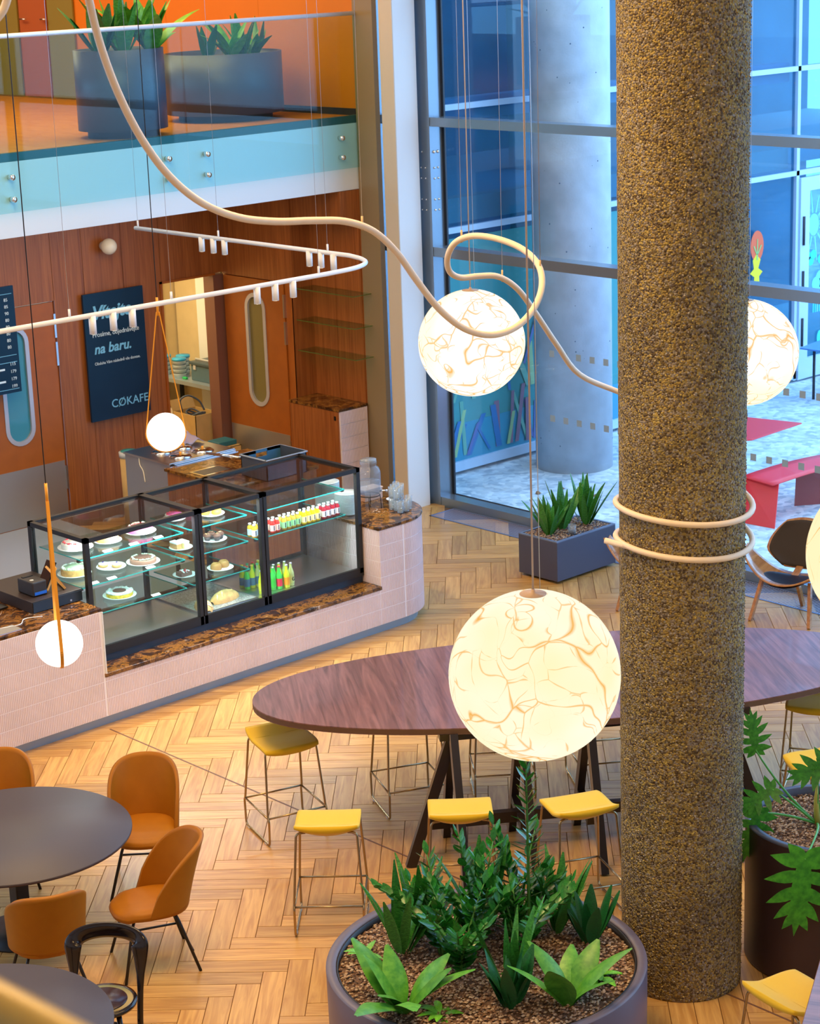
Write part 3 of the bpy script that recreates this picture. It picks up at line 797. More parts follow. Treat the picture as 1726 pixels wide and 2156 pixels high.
tray = thing('bread_tray', 'perforated steel tray lining the bottom of the middle showcase section', 'tray', (10.95, 14.7, .612))
MB().box(10.62, 11.27, 14.32, 15.05, .613, .618).build('sheet', flat('perforated_steel', (.45, .52, .55), .35, metal=.7, var=.5, scale=70), tray)
MB().box(10.62, 11.27, 14.32, 14.33, .618, .63).box(10.62, 11.27, 15.04, 15.05, .618, .63).box(10.62, 10.63, 14.33, 15.04, .618, .63).box(11.26, 11.27, 14.33, 15.04, .618, .63).build('rim', steel, tray)

plate_m = flat('white_porcelain', (.86, .90, .93), .15)
def plate(x, y, z, r, label, group=None, name='plate'):
    o = MB().lathe([(r*.55, 0), (r*.62, .004), (r*.9, .012), (r, .020), (r*.985, .024), (r*.86, .017), (r*.5, .009), (0.001, .009)], (x, y, z), 36).build(name, plate_m)
    return tag(o, label, 'plate', group)
cc_m = {}
def cm(n, c, rough=.6, **k):
    if n not in cc_m: cc_m[n] = flat(n, c, rough, **k)
    return cc_m[n]
def crumbs(cx, cy, z, r0, r1, n, s, seed=1, flatk=.6):
    rnd = random.Random(seed); mb = MB()
    for k in range(n):
        a = rnd.uniform(0, 2*PI); r = rnd.uniform(r0, r1); q = s*rnd.uniform(.6, 1.3)
        mb.sphere((cx+r*math.cos(a), cy+r*math.sin(a), z+q*.3), q, 6, 4, sz=flatk)
    return mb
def cake(x, y, z, r, h, side, top, topr, label, rim=None, rimn=0, rims=.012, top2=None, cat='cake', plr=None, pllabel=None):
    plate(x, y, z, plr or r*1.28, pllabel or 'white plate under the '+label)
    zz = z+.0095
    t = thing('cake', label, cat, (x, y, zz))
    MB().lathe([(r*.97, 0), (r, .008), (r, h*.8), (r*.96, h*.97), (r*.88, h), (.001, h)], (x, y, zz), 40).build('base', side, t)
    MB().lathe([(topr, h-.002), (topr*.99, h+.006), (.001, h+.008)], (x, y, zz), 36, capb=False).build('topping', top, t)
    if top2: MB().lathe([(top2[0], h+.004), (top2[0]*.98, h+.011), (.001, h+.012)], (x, y, zz), 30, capb=False).build('centre', top2[1], t)
    if rim: crumbs(x, y, zz+h+.004, topr*.80, topr*1.0, rimn, rims, int(x*1000)).build('decoration', rim, t, kind='stuff')
    return t
cream = cm('cream', (.88, .85, .74), .6); pinkj = cm('pink_jelly', (.80, .03, .10), .15); pinkc = cm('pink_cream', (.85, .16, .45), .5)
choc = cm('chocolate', (.16, .06, .045), .45); lchoc = cm('milk_chocolate', (.30, .14, .10), .5); greenn = cm('chopped_pistachio', (.40, .62, .42), .8)
yellowc = cm('yellow_sponge', (.80, .48, .05), .8, var=.3, scale=40); whitec = cm('coconut_flakes', (.85, .88, .90), .9); golden = cm('golden_crust', (.72, .38, .12), .7, var=.25, scale=30)
redb = cm('red_berries', (.62, .04, .06), .3); sponge = cm('brown_sponge', (.45, .22, .08), .8, var=.2, scale=50)
cake(10.26, 14.70, 1.41, .115, .055, pinkc, pinkj, .105, 'pink cake with a shiny red top and nut rim, upper shelf', cream, 60, .010)
cake(9.89, 14.68, 1.41, .10, .045, golden, cm('apple_slices', (.72, .50, .22), .5, var=.2, scale=40), .09, 'golden tart heaped with pale nut pieces, upper shelf', cream, 40, .010)
cake(9.58, 14.73, 1.41, .125, .055, cream, whitec, .11, 'cream cheesecake with a ring of red berries, upper left shelf', redb, 70, .009)
cake(10.20, 14.60, 1.155, .12, .045, lchoc, choc, .105, 'chocolate cake with a green crumb ring, middle shelf', greenn, 110, .007)
cake(9.96, 14.66, .885, .12, .040, yellowc, whitec, .118, 'yellow coconut cake with a brown centre, lower left shelf', whitec, 120, .010, (.062, choc))
cake(9.58, 14.78, 1.155, .12, .065, golden, cm('pale_green_icing', (.66, .76, .48), .6, var=.2, scale=30), .115, 'pale green iced crumble cake behind the till tablet', cream, 60, .012)
cake(10.72, 14.80, 1.41, .085, .05, cream, pinkc, .07, 'small pink iced gateau, top of the middle section', redb, 20, .008)
plate(9.92, 14.70, 1.155, .135, 'white plate with two iced buns, middle shelf of the showcase')
for x, y, lab in ((9.875, 14.76, 'left iced bun with a dark berry on the shared plate'), (9.955, 14.66, 'right iced bun with a pink berry on the shared plate')):
    t = thing('iced_bun', lab, 'bun', (x, y, 1.165))
    MB().lathe([(.032, 0), (.044, .008), (.046, .022), (.042, .030), (.001, .032)], (x, y, 1.165), 20).build('bun', golden, t)
    MB().lathe([(.046, .028), (.042, .038), (.001, .042)], (x, y, 1.165), 9, capb=True).build('icing', whitec, t)
    MB().sphere((x, y, 1.21), .009, 8, 6).build('berry', cm('dark_berry', (.10, .04, .22), .3), t)
# middle section
plate(11.05, 14.66, 1.41, .12, 'white plate with two yellow buns, top shelf'); 
for x, y in ((11.0, 14.70), (11.09, 14.64)):
    tag(MB().lathe([(.040, 0), (.046, .01), (.046, .04), (.030, .052), (.001, .055)], (x, y, 1.42), 20).build('yellow_bun', cm('custard', (.85, .45, .05), .5)), 'small yellow custard bun on the top middle shelf, %s of two' % ('left' if x < 11.05 else 'right'), 'bun')
plate(11.07, 14.68, 1.155, .125, 'white plate of dark muffins, middle shelf')
for k, (dx, dy, w_) in enumerate(((-.06, .02, 'leftmost'), (.0, -.05, 'front'), (.06, -.02, 'rightmost'), (.01, .05, 'rear'))):
    t = thing('muffin', '%s dark chocolate muffin with caramel streaks on the plate of four' % w_, 'muffin', (11.07+dx, 14.68+dy, 1.165))
    c = (11.07+dx, 14.68+dy, 1.165)
    MB().lathe([(.024, 0), (.034, .04), (.001, .041)], c, 18).build('case', cm('dark_paper', (.05, .03, .035), .6), t)
    MB().lathe([(.034, .038), (.040, .048), (.030, .064), (.001, .070)], c, 18).build('crown', choc, t)
    crumbs(c[0], c[1], c[2]+.062, 0, .02, 5, .009, k).build('streaks', cm('caramel', (.75, .45, .22), .4), t, kind='stuff')
plate(11.08, 14.62, .885, .125, 'white plate with two ridged bundt cakes, lower middle shelf')
for k, (dx, dy) in enumerate(((-.05, .0), (.055, .02))):
    c = (11.08+dx, 14.62+dy, .894); mb = MB(); n = 32; prof = [(.046, 0), (.050, .02), (.046, .045), (.032, .062), (.014, .060), (.006, .045)]; vs = []
    for r_, z_ in prof:
        for q in range(n):
            a = 2*PI*q/n; f = 1+.09*(q % 2); vs.append((c[0]+r_*f*math.cos(a), c[1]+r_*f*math.sin(a), c[2]+z_))
    mb.add(vs, [(i*n+q, i*n+(q+1) % n, (i+1)*n+(q+1) % n, (i+1)*n+q) for i in range(5) for q in range(n)], True)
    tag(mb.build('bundt_cake', cm('bundt_crust', (.52, .22, .07), .5)), '%s of two small ridged bundt cakes on the lower middle shelf' % ('left' if k == 0 else 'right'), 'cake')
plate(10.70, 14.70, 1.155, .11, 'white plate under the layered cream slices, middle section')
for k, (x, y) in enumerate(((10.66, 14.72), (10.73, 14.70))):
    t = thing('cake_slice', '%s layered sponge slice with white cream top, middle section' % ('left' if k == 0 else 'right'), 'cake', (x, y, 1.165))
    MB().box(x-.03, x+.03, y-.055, y+.055, 1.165, 1.215).build('sponge', sponge if k == 0 else cm('lemon_sponge', (.80, .74, .30), .7), t)
    MB().box(x-.031, x+.031, y-.056, y+.056, 1.215, 1.232).build('cream_layer', whitec, t, bevel=.004)
plate(10.72, 14.70, .885, .11, 'white plate under the dark berry slice, left of the bundt cakes')
t = thing('berry_slice', 'dark slice with cream and red berries on the lower middle shelf', 'cake', (10.72, 14.70, .895))
MB().box(10.66, 10.78, 14.66, 14.75, .895, .93).build('sponge', choc, t); crumbs(10.72, 14.70, .932, 0, .05, 26, .010, 5).build('topping', whitec, t, kind='stuff'); crumbs(10.72, 14.70, .94, 0, .045, 10, .009, 6).build('berries', redb, t, kind='stuff')
def loaf(x, y, rz, L_, w_, h_, label):
    root = thing('bread_loaf', label, 'bread', (x, y, .618))
    mb = MB(); mb.grid(lambda u, v: Vector((x, y, .619))+Matrix.Rotation(rz, 3, 'Z') @ Vector(((u-.5)*L_*1.0, math.cos(PI*v)*w_/2*max(.03, math.sin(PI*(.02+.96*u)))**.42, math.sin(PI*v)*h_*max(.03, math.sin(PI*(.02+.96*u)))**.5)), 24, 12)
    mb.build('crust', cm('bread_crust', (.62, .36, .14), .75, var=.25, scale=16), root)
    m2 = MB()
    for k in range(4):
        u = -.28+.19*k; p = [Vector((x, y, .619))+Matrix.Rotation(rz, 3, 'Z') @ Vector((u*L_+.05*t_, t_*w_*.30, h_*(1.0-.28*t_*t_)-.022*abs(u)*4*h_/.1)) for t_ in (-1, -.4, .2, .8)]
        m2.tube(p, [.003, .008, .008, .003], 6)
    m2.build('scoring', cm('floury_cut', (.82, .68, .46), .9), root)
loaf(11.03, 14.52, R(8), .34, .17, .095, 'large scored sourdough loaf at the bottom of the middle section')
loaf(10.74, 14.46, R(70), .30, .16, .085, 'second floury loaf partly behind the showcase post')
# price cards
for k, (x, y, z) in enumerate(((9.72, 14.42, 1.41), (10.0, 14.42, 1.41), (10.27, 14.42, 1.41), (9.55, 14.42, 1.155), (9.74, 14.42, 1.155), (10.16, 14.42, 1.155), (10.20, 14.42, .885))):
    w_ = ('beneath the golden tart', 'between tart and pink cake', 'before the pink cake', 'before the green cake', 'before the two iced buns', 'before the chocolate cake', 'beside the coconut cake')[k]
    tag(MB().add([(x-.045, y, z+.001), (x+.045, y, z+.001), (x+.045, y+.035, z+.012), (x-.045, y+.035, z+.012), (x-.045, y+.001, z+.0005), (x+.045, y+.001, z+.0005), (x+.045, y+.036, z+.011), (x-.045, y+.036, z+.011)],
        [(0, 1, 2, 3), (7, 6, 5, 4), (0, 4, 5, 1), (1, 5, 6, 2), (2, 6, 7, 3), (3, 7, 4, 0)]).build('price_card', cm('white_card', (.9, .92, .94), .5)), 'white price card '+w_, 'price card', 'price cards on the showcase shelves')
# juices
def juice(col, name):
    t = thing('juice_bottle', name, 'bottle', (0, 0, 0))
    MB().lathe([(.021, 0), (.027, .004), (.027, .085), (.024, .097), (.013, .112), (.013, .118)], (0, 0, 0), 16).build('bottle', cm('juice_'+col[0], col[1], .12), t)
    MB().lathe([(.0275, .018), (.0275, .076)], (0, 0, 0), 16, capb=False).build('label', cm('label_'+col[0], col[2], .5), t)
    MB().lathe([(.0278, .022), (.0278, .072)], (0, 0, 0), 16, capb=False)
    MB().box(-.007, .004, -.0284, -.0274, .024, .070).build('print', cm('label_ink', (.03, .03, .05), .5), t)
    MB().lathe([(.0155, .114), (.0155, .130), (.001, .131)], (0, 0, 0), 14).build('cap', cm('white_cap', (.85, .86, .86), .35), t)
    return t
JC = (('red', (.80, .03, .02), (.88, .60, .55)), ('green', (.62, .38, .04), (.30, .66, .35)), ('yellow', (.90, .62, .0), (.92, .78, .45)), ('dark', (.42, .01, .03), (.82, .78, .84)), ('orange', (.86, .45, .03), (.70, .78, .85)))
pr_ = {c[0]: juice(c, 'juice') for c in JC}; used = set()
def put(col, x, y, lab, grp):
    o = pr_[col] if col not in used else copy_tree(pr_[col]); used.add(col)
    place(o, (x, y, 1.156), 0, lab, grp)
for col, x0, nx, words in (('orange', 11.38, 3, 'orange juice bottle with a pale label behind the showcase post'), ('red', 11.60, 2, 'red juice bottle with a pink label'), ('green', 11.74, 4, 'amber juice bottle with a green label'), ('yellow', 11.99, 4, 'yellow juice bottle with a white and orange label'), ('dark', 12.24, 4, 'dark red juice bottle with a white label')):
    for r_ in range(2):
        for k in range(nx):
            put(col, x0+k*.057, 14.46+r_*.062, '%s, %s row' % (words, 'front' if r_ == 0 else 'second'), '%s juice bottles, %s row' % (col, 'front' if r_ == 0 else 'second'))
# lemonades at the bottom
def lemonade(x, y, liq, lab, cap, label, grp=None):
    t = thing('lemonade_bottle', label, 'bottle', (x, y, .612)); c = (x, y, .613)
    MB().lathe([(.026, 0), (.030, .005), (.030, .12), (.024, .145), (.013, .18), (.012, .215)], c, 18).build('bottle', liq, t)
    MB().lathe([(.0305, .03), (.0305, .105)], c, 18, capb=False).build('label', lab, t)
    MB().lathe([(.0135, .213), (.0145, .217), (.0145, .226), (.001, .228)], c, 14).build('cap', cap, t)
    return t
g1 = cm('green_soda', (.05, .62, .08), .08); g2 = cm('lime_soda', (.62, .75, .02), .08); g3 = cm('clear_lime', (.50, .62, .25), .08)
sil = cm('silver_cap', (.7, .72, .75), .3, metal=.8); redcap = cm('red_cap', (.8, .04, .03), .4)
lemonade(11.54, 14.42, g1, cm('green_label', (.04, .60, .05), .5), sil, 'bright green bottle half behind the showcase post')
lemonade(11.60, 14.40, g1, cm('red_label', (.85, .03, .08), .5), redcap, 'green bottle with a red label and red cap')
lemonade(11.675, 14.38, g2, cm('orange_label', (.90, .38, .01), .5), sil, 'yellow green bottle with an orange label')
lb = lemonade(11.745, 14.40, g3, cm('pale_label', (.60, .72, .25), .5), sil, 'pale lime bottle with a black letter, rightmost at the bottom')
text('letter', 'G', .05, Matrix(((1, 0, 0, 11.728), (0, 0, -1, 14.367), (0, 1, 0, .665), (0, 0, 0, 1))), black, lb, bold=.001)
for k in range(4):
    lemonade(11.53+k*.068, 14.48, (g1, g1, g2, g3)[k], cm('green_label', (.04, .60, .05), .5), sil, '%s soda bottle in the row right behind the labelled bottles' % ('leftmost', 'second', 'third', 'rightmost')[k], 'second row soda bottles')
lemonade(11.40, 14.42, g2, cm('yellow_label', (.75, .78, .02), .5), sil, 'yellow labelled bottle seen through the partition glass, front')
for k in range(5):
    for j in range(2):
        lemonade(11.385+.066*k if j else 11.385+.066*k, 14.62+j*.07, (g1, g2, g3)[(k+j) % 3], cm('blue_label', (.06, .22, .40), .5), (redcap, cm('yellow_cap', (.8, .7, .05), .4), cm('green_cap', (.05, .5, .2), .4))[(k+j) % 3], 'green soda bottle standing deep behind the middle section', 'rear soda bottles')

# things on the counter ---------------------------------------------------------
# till
till = thing('cash_drawer', 'dark cash drawer box on the marble counter beside the showcase', 'cash drawer', (9.05, 14.75, 1.08))
drw = flat('drawer_side', (.035, .022, .018), .45); drf = flat('drawer_front', (.02, .035, .06), .3)
MB().box(8.83, 9.345, 14.32, 15.10, 1.08, 1.185).build('housing', drw, till, bevel=.004)
MB().box(8.84, 9.335, 14.312, 14.32, 1.088, 1.175).build('drawer_front', drf, till)
MB().lathe([(.009, 0), (.009, .003)], (0, 0, 0), 14, capt=True, M=Matrix(((1, 0, 0, 9.22), (0, 0, -1, 14.313), (0, 1, 0, 1.11), (0, 0, 0, 1)))).build('lock', steel, till)
pt = thing('receipt_printer', 'black cube receipt printer on the cash drawer', 'printer', (9.0, 14.55, 1.187))
MB().box(8.915, 9.06, 14.42, 14.66, 1.187, 1.315).build('body', flat('printer_plastic', (.035, .03, .03), .4), pt, bevel=.012)
MB().box(8.94, 9.04, 14.60, 14.63, 1.314, 1.322).build('paper_slot', black, pt)
MB().lathe([(.018, 0), (.018, .003), (.001, .004)], (8.96, 14.50, 1.314), 16).build('button', cm('cream_button', (.75, .7, .6), .4), pt)
MB().box(8.93, 9.05, 14.414, 14.422, 1.20, 1.225).build('blue_strip', cm('blue_strip', (.02, .16, .75), .3), pt)
tb = thing('till_tablet', 'tilted touch screen on a wooden A-frame stand beside the showcase', 'tablet', (9.24, 14.62, 1.187))
def quad_ring(mb, c, ux, uy, w_, h_, t_, th):
    c, ux, uy = Vector(c), Vector(ux).normalized(), Vector(uy).normalized()
    for a, b in (((-w_/2, 0), (w_/2, 0)), ((-w_/2, h_), (w_/2, h_)), ((-w_/2, 0), (-w_/2, h_)), ((w_/2, 0), (w_/2, h_))):
        mb.bar(c+ux*a[0]+uy*a[1], c+ux*b[0]+uy*b[1], t_, th, ux.cross(uy))
stand = flat('light_beech', (.75, .40, .12), .4)
mb = MB(); quad_ring(mb, (9.26, 14.50, 1.20), (.35, 1, 0), (-.12, .0, .17), .20, .20, .018, .02); mb.build('stand_frame', stand, tb)
mb = MB(); quad_ring(mb, (9.12, 14.56, 1.20), (.35, 1, 0), (.10, .0, .17), .20, .20, .016, .018); mb.build('stand_frame', stand, tb)
MB().bar((9.10, 14.56, 1.21), (9.215, 14.56, 1.415), .24, .012, (.9, -.3, -.5)).build('screen', screen_m, tb)
kb = MB().box(8.55, 8.78, 14.62, 14.78, 1.081, 1.10).build('keypad', black, bevel=.005); tag(kb, 'small black keypad on the marble at the left picture edge', 'keypad')
cb = MB().tube(smooth_path([(8.85, 14.20, 1.084), (8.70, 14.24, 1.09), (8.60, 14.16, 1.084), (8.42, 14.2, 1.084), (8.3, 14.25, 1.084)]), .004).build('white_cable', cm('white_plastic', (.8, .8, .82), .4)); tag(cb, 'thin white cable curling across the marble worktop beside the till', 'cable')

# plates, jar, glasses on the round end
def plate_stack(x, y, z, n, r, word):
    for k in range(n):
        o = MB().lathe([(r*.6, 0), (r*.7, .003), (r, .013), (r*.99, .016), (r*.6, .008), (.001, .007)], (x, y, z+k*.0125), 28).build('stacked_plate', plate_m)
        last = k == n-1
        tag(o, ('topmost plate of the %s stack' if last else 'white plate inside the %s stack') % word, 'plate', None if last else 'plates in the %s stack' % word)
plate_stack(12.74, 14.98, 1.08, 20, .125, 'taller right hand'); plate_stack(12.68, 14.62, 1.08, 17, .125, 'nearer left hand')
jar = thing('drink_dispenser', 'large glass water dispenser with a steel tap on a wire stand', 'dispenser', (12.99, 14.60, 1.08))
jar_m = glassy('clear_jar_glass', (.92, .95, .98), 1.0, 1.5, body=(.55, .68, .85), bodyfac=.10)
c = (12.98, 14.62, 1.08)
MB().lathe([(.09, .13), (.115, .145), (.118, .17), (.118, .36), (.105, .40), (.078, .42), (.076, .435), (.084, .44), (.084, .47), (.078, .475)], c, 32).build('glass_body', jar_m, jar)
MB().lathe([(.108, .15), (.108, .27), (.001, .27)], c, 28).build('water', glassy('water', (.74, .82, .92), .8, 1.33, body=(.70, .66, .68), bodyfac=.15), jar)
MB().lathe([(.080, .474), (.082, .49), (.001, .496)], c, 28, capb=True).build('lid', glassy('lid_glass', (.85, .9, .95), 2.0, 1.5, body=(.4, .45, .5), bodyfac=.3), jar)
mb = MB(); mb.tube([(c[0]+.105*math.cos(a*PI/8), c[1]+.105*math.sin(a*PI/8), 1.205) for a in range(16)], .005, 6, True)
for k in range(4):
    a = PI/4+k*PI/2; mb.tube([(c[0]+.105*math.cos(a), c[1]+.105*math.sin(a), 1.205), (c[0]+.115*math.cos(a), c[1]+.115*math.sin(a), 1.082)], .004, 6)
mb.build('wire_stand', black, jar)
MB().tube([(13.02, 14.51, 1.26), (13.06, 14.45, 1.26)], .010, 8).tube([(13.06, 14.45, 1.275), (13.06, 14.45, 1.235)], .008, 8).build('tap', chrome, jar)
wb_ = thing('wooden_box', 'small pale wooden box behind the drinking glasses', 'box', (13.17, 14.84, 1.08))
MB().box(13.06, 13.30, 14.78, 14.92, 1.08, 1.19).build('body', flat('pale_pink_wood', (.66, .40, .28), .6), wb_, bevel=.004); MB().box(13.055, 13.305, 14.775, 14.925, 1.19, 1.20).build('lid', flat('pale_wood_lid', (.74, .50, .36), .6), wb_)
glm = glassy('tumbler_glass', (.95, .98, 1.0), .9, 1.5, body=(.75, .88, 1.0), bodyfac=.14)  # pale blue body colour stands in for the window's reflection on the glass
gp = None
GP = [(13.05, 14.30), (13.12, 14.34), (13.20, 14.40), (13.06, 14.38), (13.13, 14.43), (13.21, 14.48), (13.10, 14.22), (13.17, 14.26), (13.24, 14.33), (13.02, 14.22)]
for k, (x, y) in enumerate(GP):
    if gp is None:
        gp = thing('tumbler', '', 'glass', (0, 0, 0))
        MB().lathe([(.026, 0), (.030, .002), (.033, .085), (.0345, .115), (.032, .115), (.030, .085), (.027, .014), (.001, .012)], (0, 0, 0), 20).build('wall', glm, gp)
        MB().lathe([(.026, .002), (.027, .012), (.001, .012)], (0, 0, 0), 16).build('thick_base', glassy('base_glass', (.7, .8, .95), 3.5, 1.6), gp)
        o = gp
    else: o = copy_tree(gp)
    z = 1.0815 if k < 10 else 1.2
    place(o, (x, y, z), 0, 'clear tumbler in the lower layer of glasses on the rounded counter end', 'lower layer tumblers')
for k, (x, y) in enumerate(GP[:6]):
    o = copy_tree(gp); place(o, (x, y, 1.1975), 0, 'clear tumbler stacked on top of another on the rounded counter end', 'upper layer tumblers')
sl = plate(13.28, 14.62, 1.08, .06, 'small white saucer at the far edge of the rounded counter')

# ------------------------------------------------------------------ back bar
bbm = flat('dark_recess', (.03, .015, .01), .6)
bk = thing('back_counter', 'low back counter with amber marble top between showcase and kitchen', 'counter', (13.6, 17.3, 0))
MB().box(12.95, 14.1, 16.75, 17.95, 0, .90).build('body', veneer, bk); MB().box(12.93, 14.12, 16.73, 17.98, .90, .93).build('marble_top', marb, bk)
MB().box(13.0, 13.42, 17.35, 17.62, .925, .934).build('sink_rim', chrome, bk); MB().box(13.03, 13.39, 17.38, 17.59, .927, .9345).build('sink_bowl', cm('sink_dark', (.12, .12, .12), .3, metal=.6), bk)
st = thing('steel_unit', 'stainless steel dishwasher unit with sloping front beside the kitchen doorway', 'dishwasher', (13.45, 18.45, 0))
MB().box(13.06, 13.95, 18.04, 18.90, .02, .93).build('body', flat('steel_side', (.42, .45, .52), .35, metal=.7), st); MB().box(13.04, 13.97, 18.02, 18.91, .93, .955).build('worktop', steel, st, bevel=.004)
for k in range(3): MB().bar((13.08, 18.00-k*.045, .945-k*.014), (13.95, 18.00-k*.045, .945-k*.014), .035, .01).build('rail', steel, st)
for k, (x, y, r_) in enumerate(((13.30, 18.52, .12), (13.33, 18.20, .13), (13.66, 18.22, .13), (13.60, 18.50, .10))):
    t = thing('pot_lid', ('rear left', 'front', 'right hand', 'small left')[k]+' shiny round lid on the steel unit', 'lid', (x, y, .956))
    MB().lathe([(r_, 0), (r_*1.01, .006), (r_*.8, .022), (.02, .030), (.001, .031)], (x, y, .956), 24).build('dome', chrome, t); MB().lathe([(.012, .03), (.018, .045), (.014, .055), (.001, .056)], (x, y, .956), 14).build('knob', brass, t)
random.seed(4)
cl = MB().grid(lambda u, v: Vector((13.42+u*.50, 18.52+v*.36, .98+.15*math.sin(PI*u)*math.sin(PI*v)+.02*math.sin(17*u+5*v)+.015*math.sin(9*v-6*u)+random.uniform(-.006, .006))), 22, 16).build('folded_plastic_sheet', glassy('crumpled_film', (.8, .78, .85), 2.5, 1.5, body=(.48, .38, .45), bodyfac=.7), solid=.006)
tag(cl, 'crumpled translucent plastic bag on the steel unit behind the lids', 'bag')
pc = MB().tube(smooth_path([(13.055, 18.62, .93), (13.045, 18.60, .85), (13.05, 18.55, .78), (13.045, 18.52, .66)]), .006).build('power_lead', cm('cream_flex', (.8, .75, .62), .5)); tag(pc, 'short cream power lead hanging down the steel side', 'cable')
fa = thing('mixer_tap', 'polished steel tap with a long spout over the back counter', 'tap', (13.50, 17.18, .93))
MB().tube([(13.50, 17.18, .93), (13.50, 17.18, 1.13)], .028, 16).build('column', chrome, fa); MB().tube([(13.50, 17.18, 1.06), (13.26, 17.62, 1.10)], .016, 12).build('spout', chrome, fa)
MB().tube([(13.52, 17.12, 1.02), (13.60, 17.02, 1.03)], .010, 10).build('lever', chrome, fa)
cr = thing('grey_crate', 'open dark grey plastic crate on the back counter behind the showcase', 'crate', (13.55, 16.95, .93))
crm = flat('crate_plastic', (.05, .065, .10), .5)
x0, x1, y0, y1, z0, z1 = 13.30, 13.86, 16.62, 17.06, .93, 1.17
MB().box(x0, x1, y0, y0+.012, z0, z1).build('side_panel', crm, cr); MB().box(x0, x0+.012, y0, y1, z0, z1).build('side_panel', crm, cr); MB().box(x1-.012, x1, y0, y1, z0, z1).build('side_panel', crm, cr)
MB().box(x0, x1, y1-.012, y1, z0, z1-.08).box(x0, x0+.2, y1-.012, y1, z1-.08, z1).box(x1-.2, x1, y1-.012, y1, z1-.08, z1).box(x0, x1, y1-.012, y1, z1-.03, z1).build('handle_panel', flat('crate_inside', (.05, .16, .30), .4), cr)
MB().box(x0-.012, x1+.012, y0-.012, y0+.01, z1-.012, z1).box(x0-.012, x1+.012, y1-.01, y1+.012, z1-.012, z1).box(x0-.012, x0+.01, y0, y1, z1-.012, z1).box(x1-.01, x1+.012, y0, y1, z1-.012, z1).build('rim', flat('crate_rim', (.35, .42, .52), .4), cr)
box('bottom', x0, x1, y0, y1, z0, z0+.01, crm, cr)
bn = thing('waste_bin', 'tall beige bin with a blue topped tub beside the steel unit', 'bin', (13.12, 19.15, 0))
MB().lathe([(.10, 0), (.11, .84), (.001, .84)], (13.22, 19.05, 0), 24).build('body', card, bn); MB().lathe([(.115, .84), (.12, .90), (.10, .905), (.001, .905)], (13.22, 19.05, 0), 24).build('liner', cm('liner', (.6, .66, .7), .3), bn); MB().lathe([(.095, .905), (.095, .915), (.001, .917)], (13.22, 19.05, 0), 24).build('lid', cm('teal_lid', (.05, .35, .38), .4), bn)

# nook: cabinet and glass shelves
cabn = thing('wall_cabinet', 'walnut base cabinet with marble top and tiled end in the shelf nook', 'cabinet', (15.55, 18.2, 0))
MB().box(15.34, 15.775, 17.745, 18.65, 0, 1.17).build('body', grout, cabn); MB().box(15.325, 15.34, 17.76, 18.64, .05, 1.165).build('door', veneer, cabn); MB().box(15.32, 15.778, 17.735, 18.652, 1.17, 1.20).build('marble_top', marb, cabn)
MB().box(15.318, 15.325, 17.80, 17.83, 1.06, 1.11).build('lock', black, cabn)
mb = MB()
for i in range(7): tile_strip(mb, (15.34, 17.742, 0), (1, 0, 0), .43, .05+i*.16, .05+(i+1)*.16, (0, -1, 0))
mb.build('tile_cladding', tilem, cabn, kind='stuff')
for z, w_ in ((2.53, 'top'), (2.15, 'middle'), (1.78, 'bottom')):
    t = thing('glass_wall_shelf', '%s glass shelf on the walnut nook wall' % w_, 'shelf', (15.6, 18.1, z))
    MB().box(15.50, 15.78, 17.60, 18.64, z-.006, z+.002).build('pane', shelf_glass, t); MB().box(15.496, 15.50, 17.60, 18.64, z-.007, z+.003).box(15.50, 15.78, 17.597, 17.60, z-.007, z+.003).build('edge', flat('olive_edge_glass', (.10, .14, .03), .2), t)

# kitchen shelf and clutter
ks = thing('kitchen_shelf', 'grey metal shelf rack seen through the kitchen doorway', 'shelf', (15.75, 21.1, 0))
MB().box(15.49, 16.15, 20.30, 21.95, 1.04, 1.09).build('board', flat('grey_shelf', (.34, .42, .50), .35, metal=.4), ks)
MB().box(15.49, 15.53, 21.85, 21.9, 0, 1.04).box(15.49, 15.53, 20.32, 20.36, 0, 1.04).box(16.1, 16.14, 20.32, 20.36, 0, 1.04).box(16.1, 16.14, 21.85, 21.9, 0, 1.04).build('uprights', gasket, ks)
for k, (x, y) in enumerate(((15.62, 21.55), (15.78, 21.35), (15.62, 21.22))):
    t = thing('food_tub', ('rear left', 'right hand', 'front')[k]+' stack of clear tubs with a blue lid on the kitchen shelf', 'container', (x, y, 1.09))
    for j in range(4): MB().lathe([(.075, 0), (.088, .055), (.088, .06)], (x, y, 1.09+j*.055), 20).build('tub', cm('clear_tub', (.55, .70, .82), .3), t)
    MB().lathe([(.093, .225), (.093, .255), (.001, .257)], (x, y, 1.09), 20).build('lid', cm('sky_blue_lid', (.03, .42, .80), .4), t)
tbx = thing('tool_box', 'blue grey plastic tool box with latches on the kitchen shelf', 'tool box', (15.75, 20.7, 1.09))
MB().box(15.60, 16.0, 20.42, 20.95, 1.09, 1.30).build('body', cm('toolbox_blue', (.08, .16, .22), .4), tbx, bevel=.01); MB().box(15.58, 16.02, 20.40, 20.97, 1.30, 1.34).build('lid', cm('toolbox_lid', (.05, .09, .12), .4), tbx, bevel=.01)
MB().tube([(15.65, 20.5, 1.37), (15.65, 20.9, 1.37)], .014).build('handle', cm('grey_handle', (.5, .52, .55), .4), tbx)
for y in (20.52, 20.86): MB().box(15.588, 15.60, y-.025, y+.025, 1.24, 1.33).build('latch', cm('grey_handle', (.5, .52, .55), .4), tbx)
gb = MB().box(15.56, 15.60, 21.02, 21.10, 1.09, 1.12).build('green_brush', cm('green_plastic', (.02, .5, .15), .5), bevel=.008); tag(gb, 'small bright green plastic piece beside the tool box', 'brush')
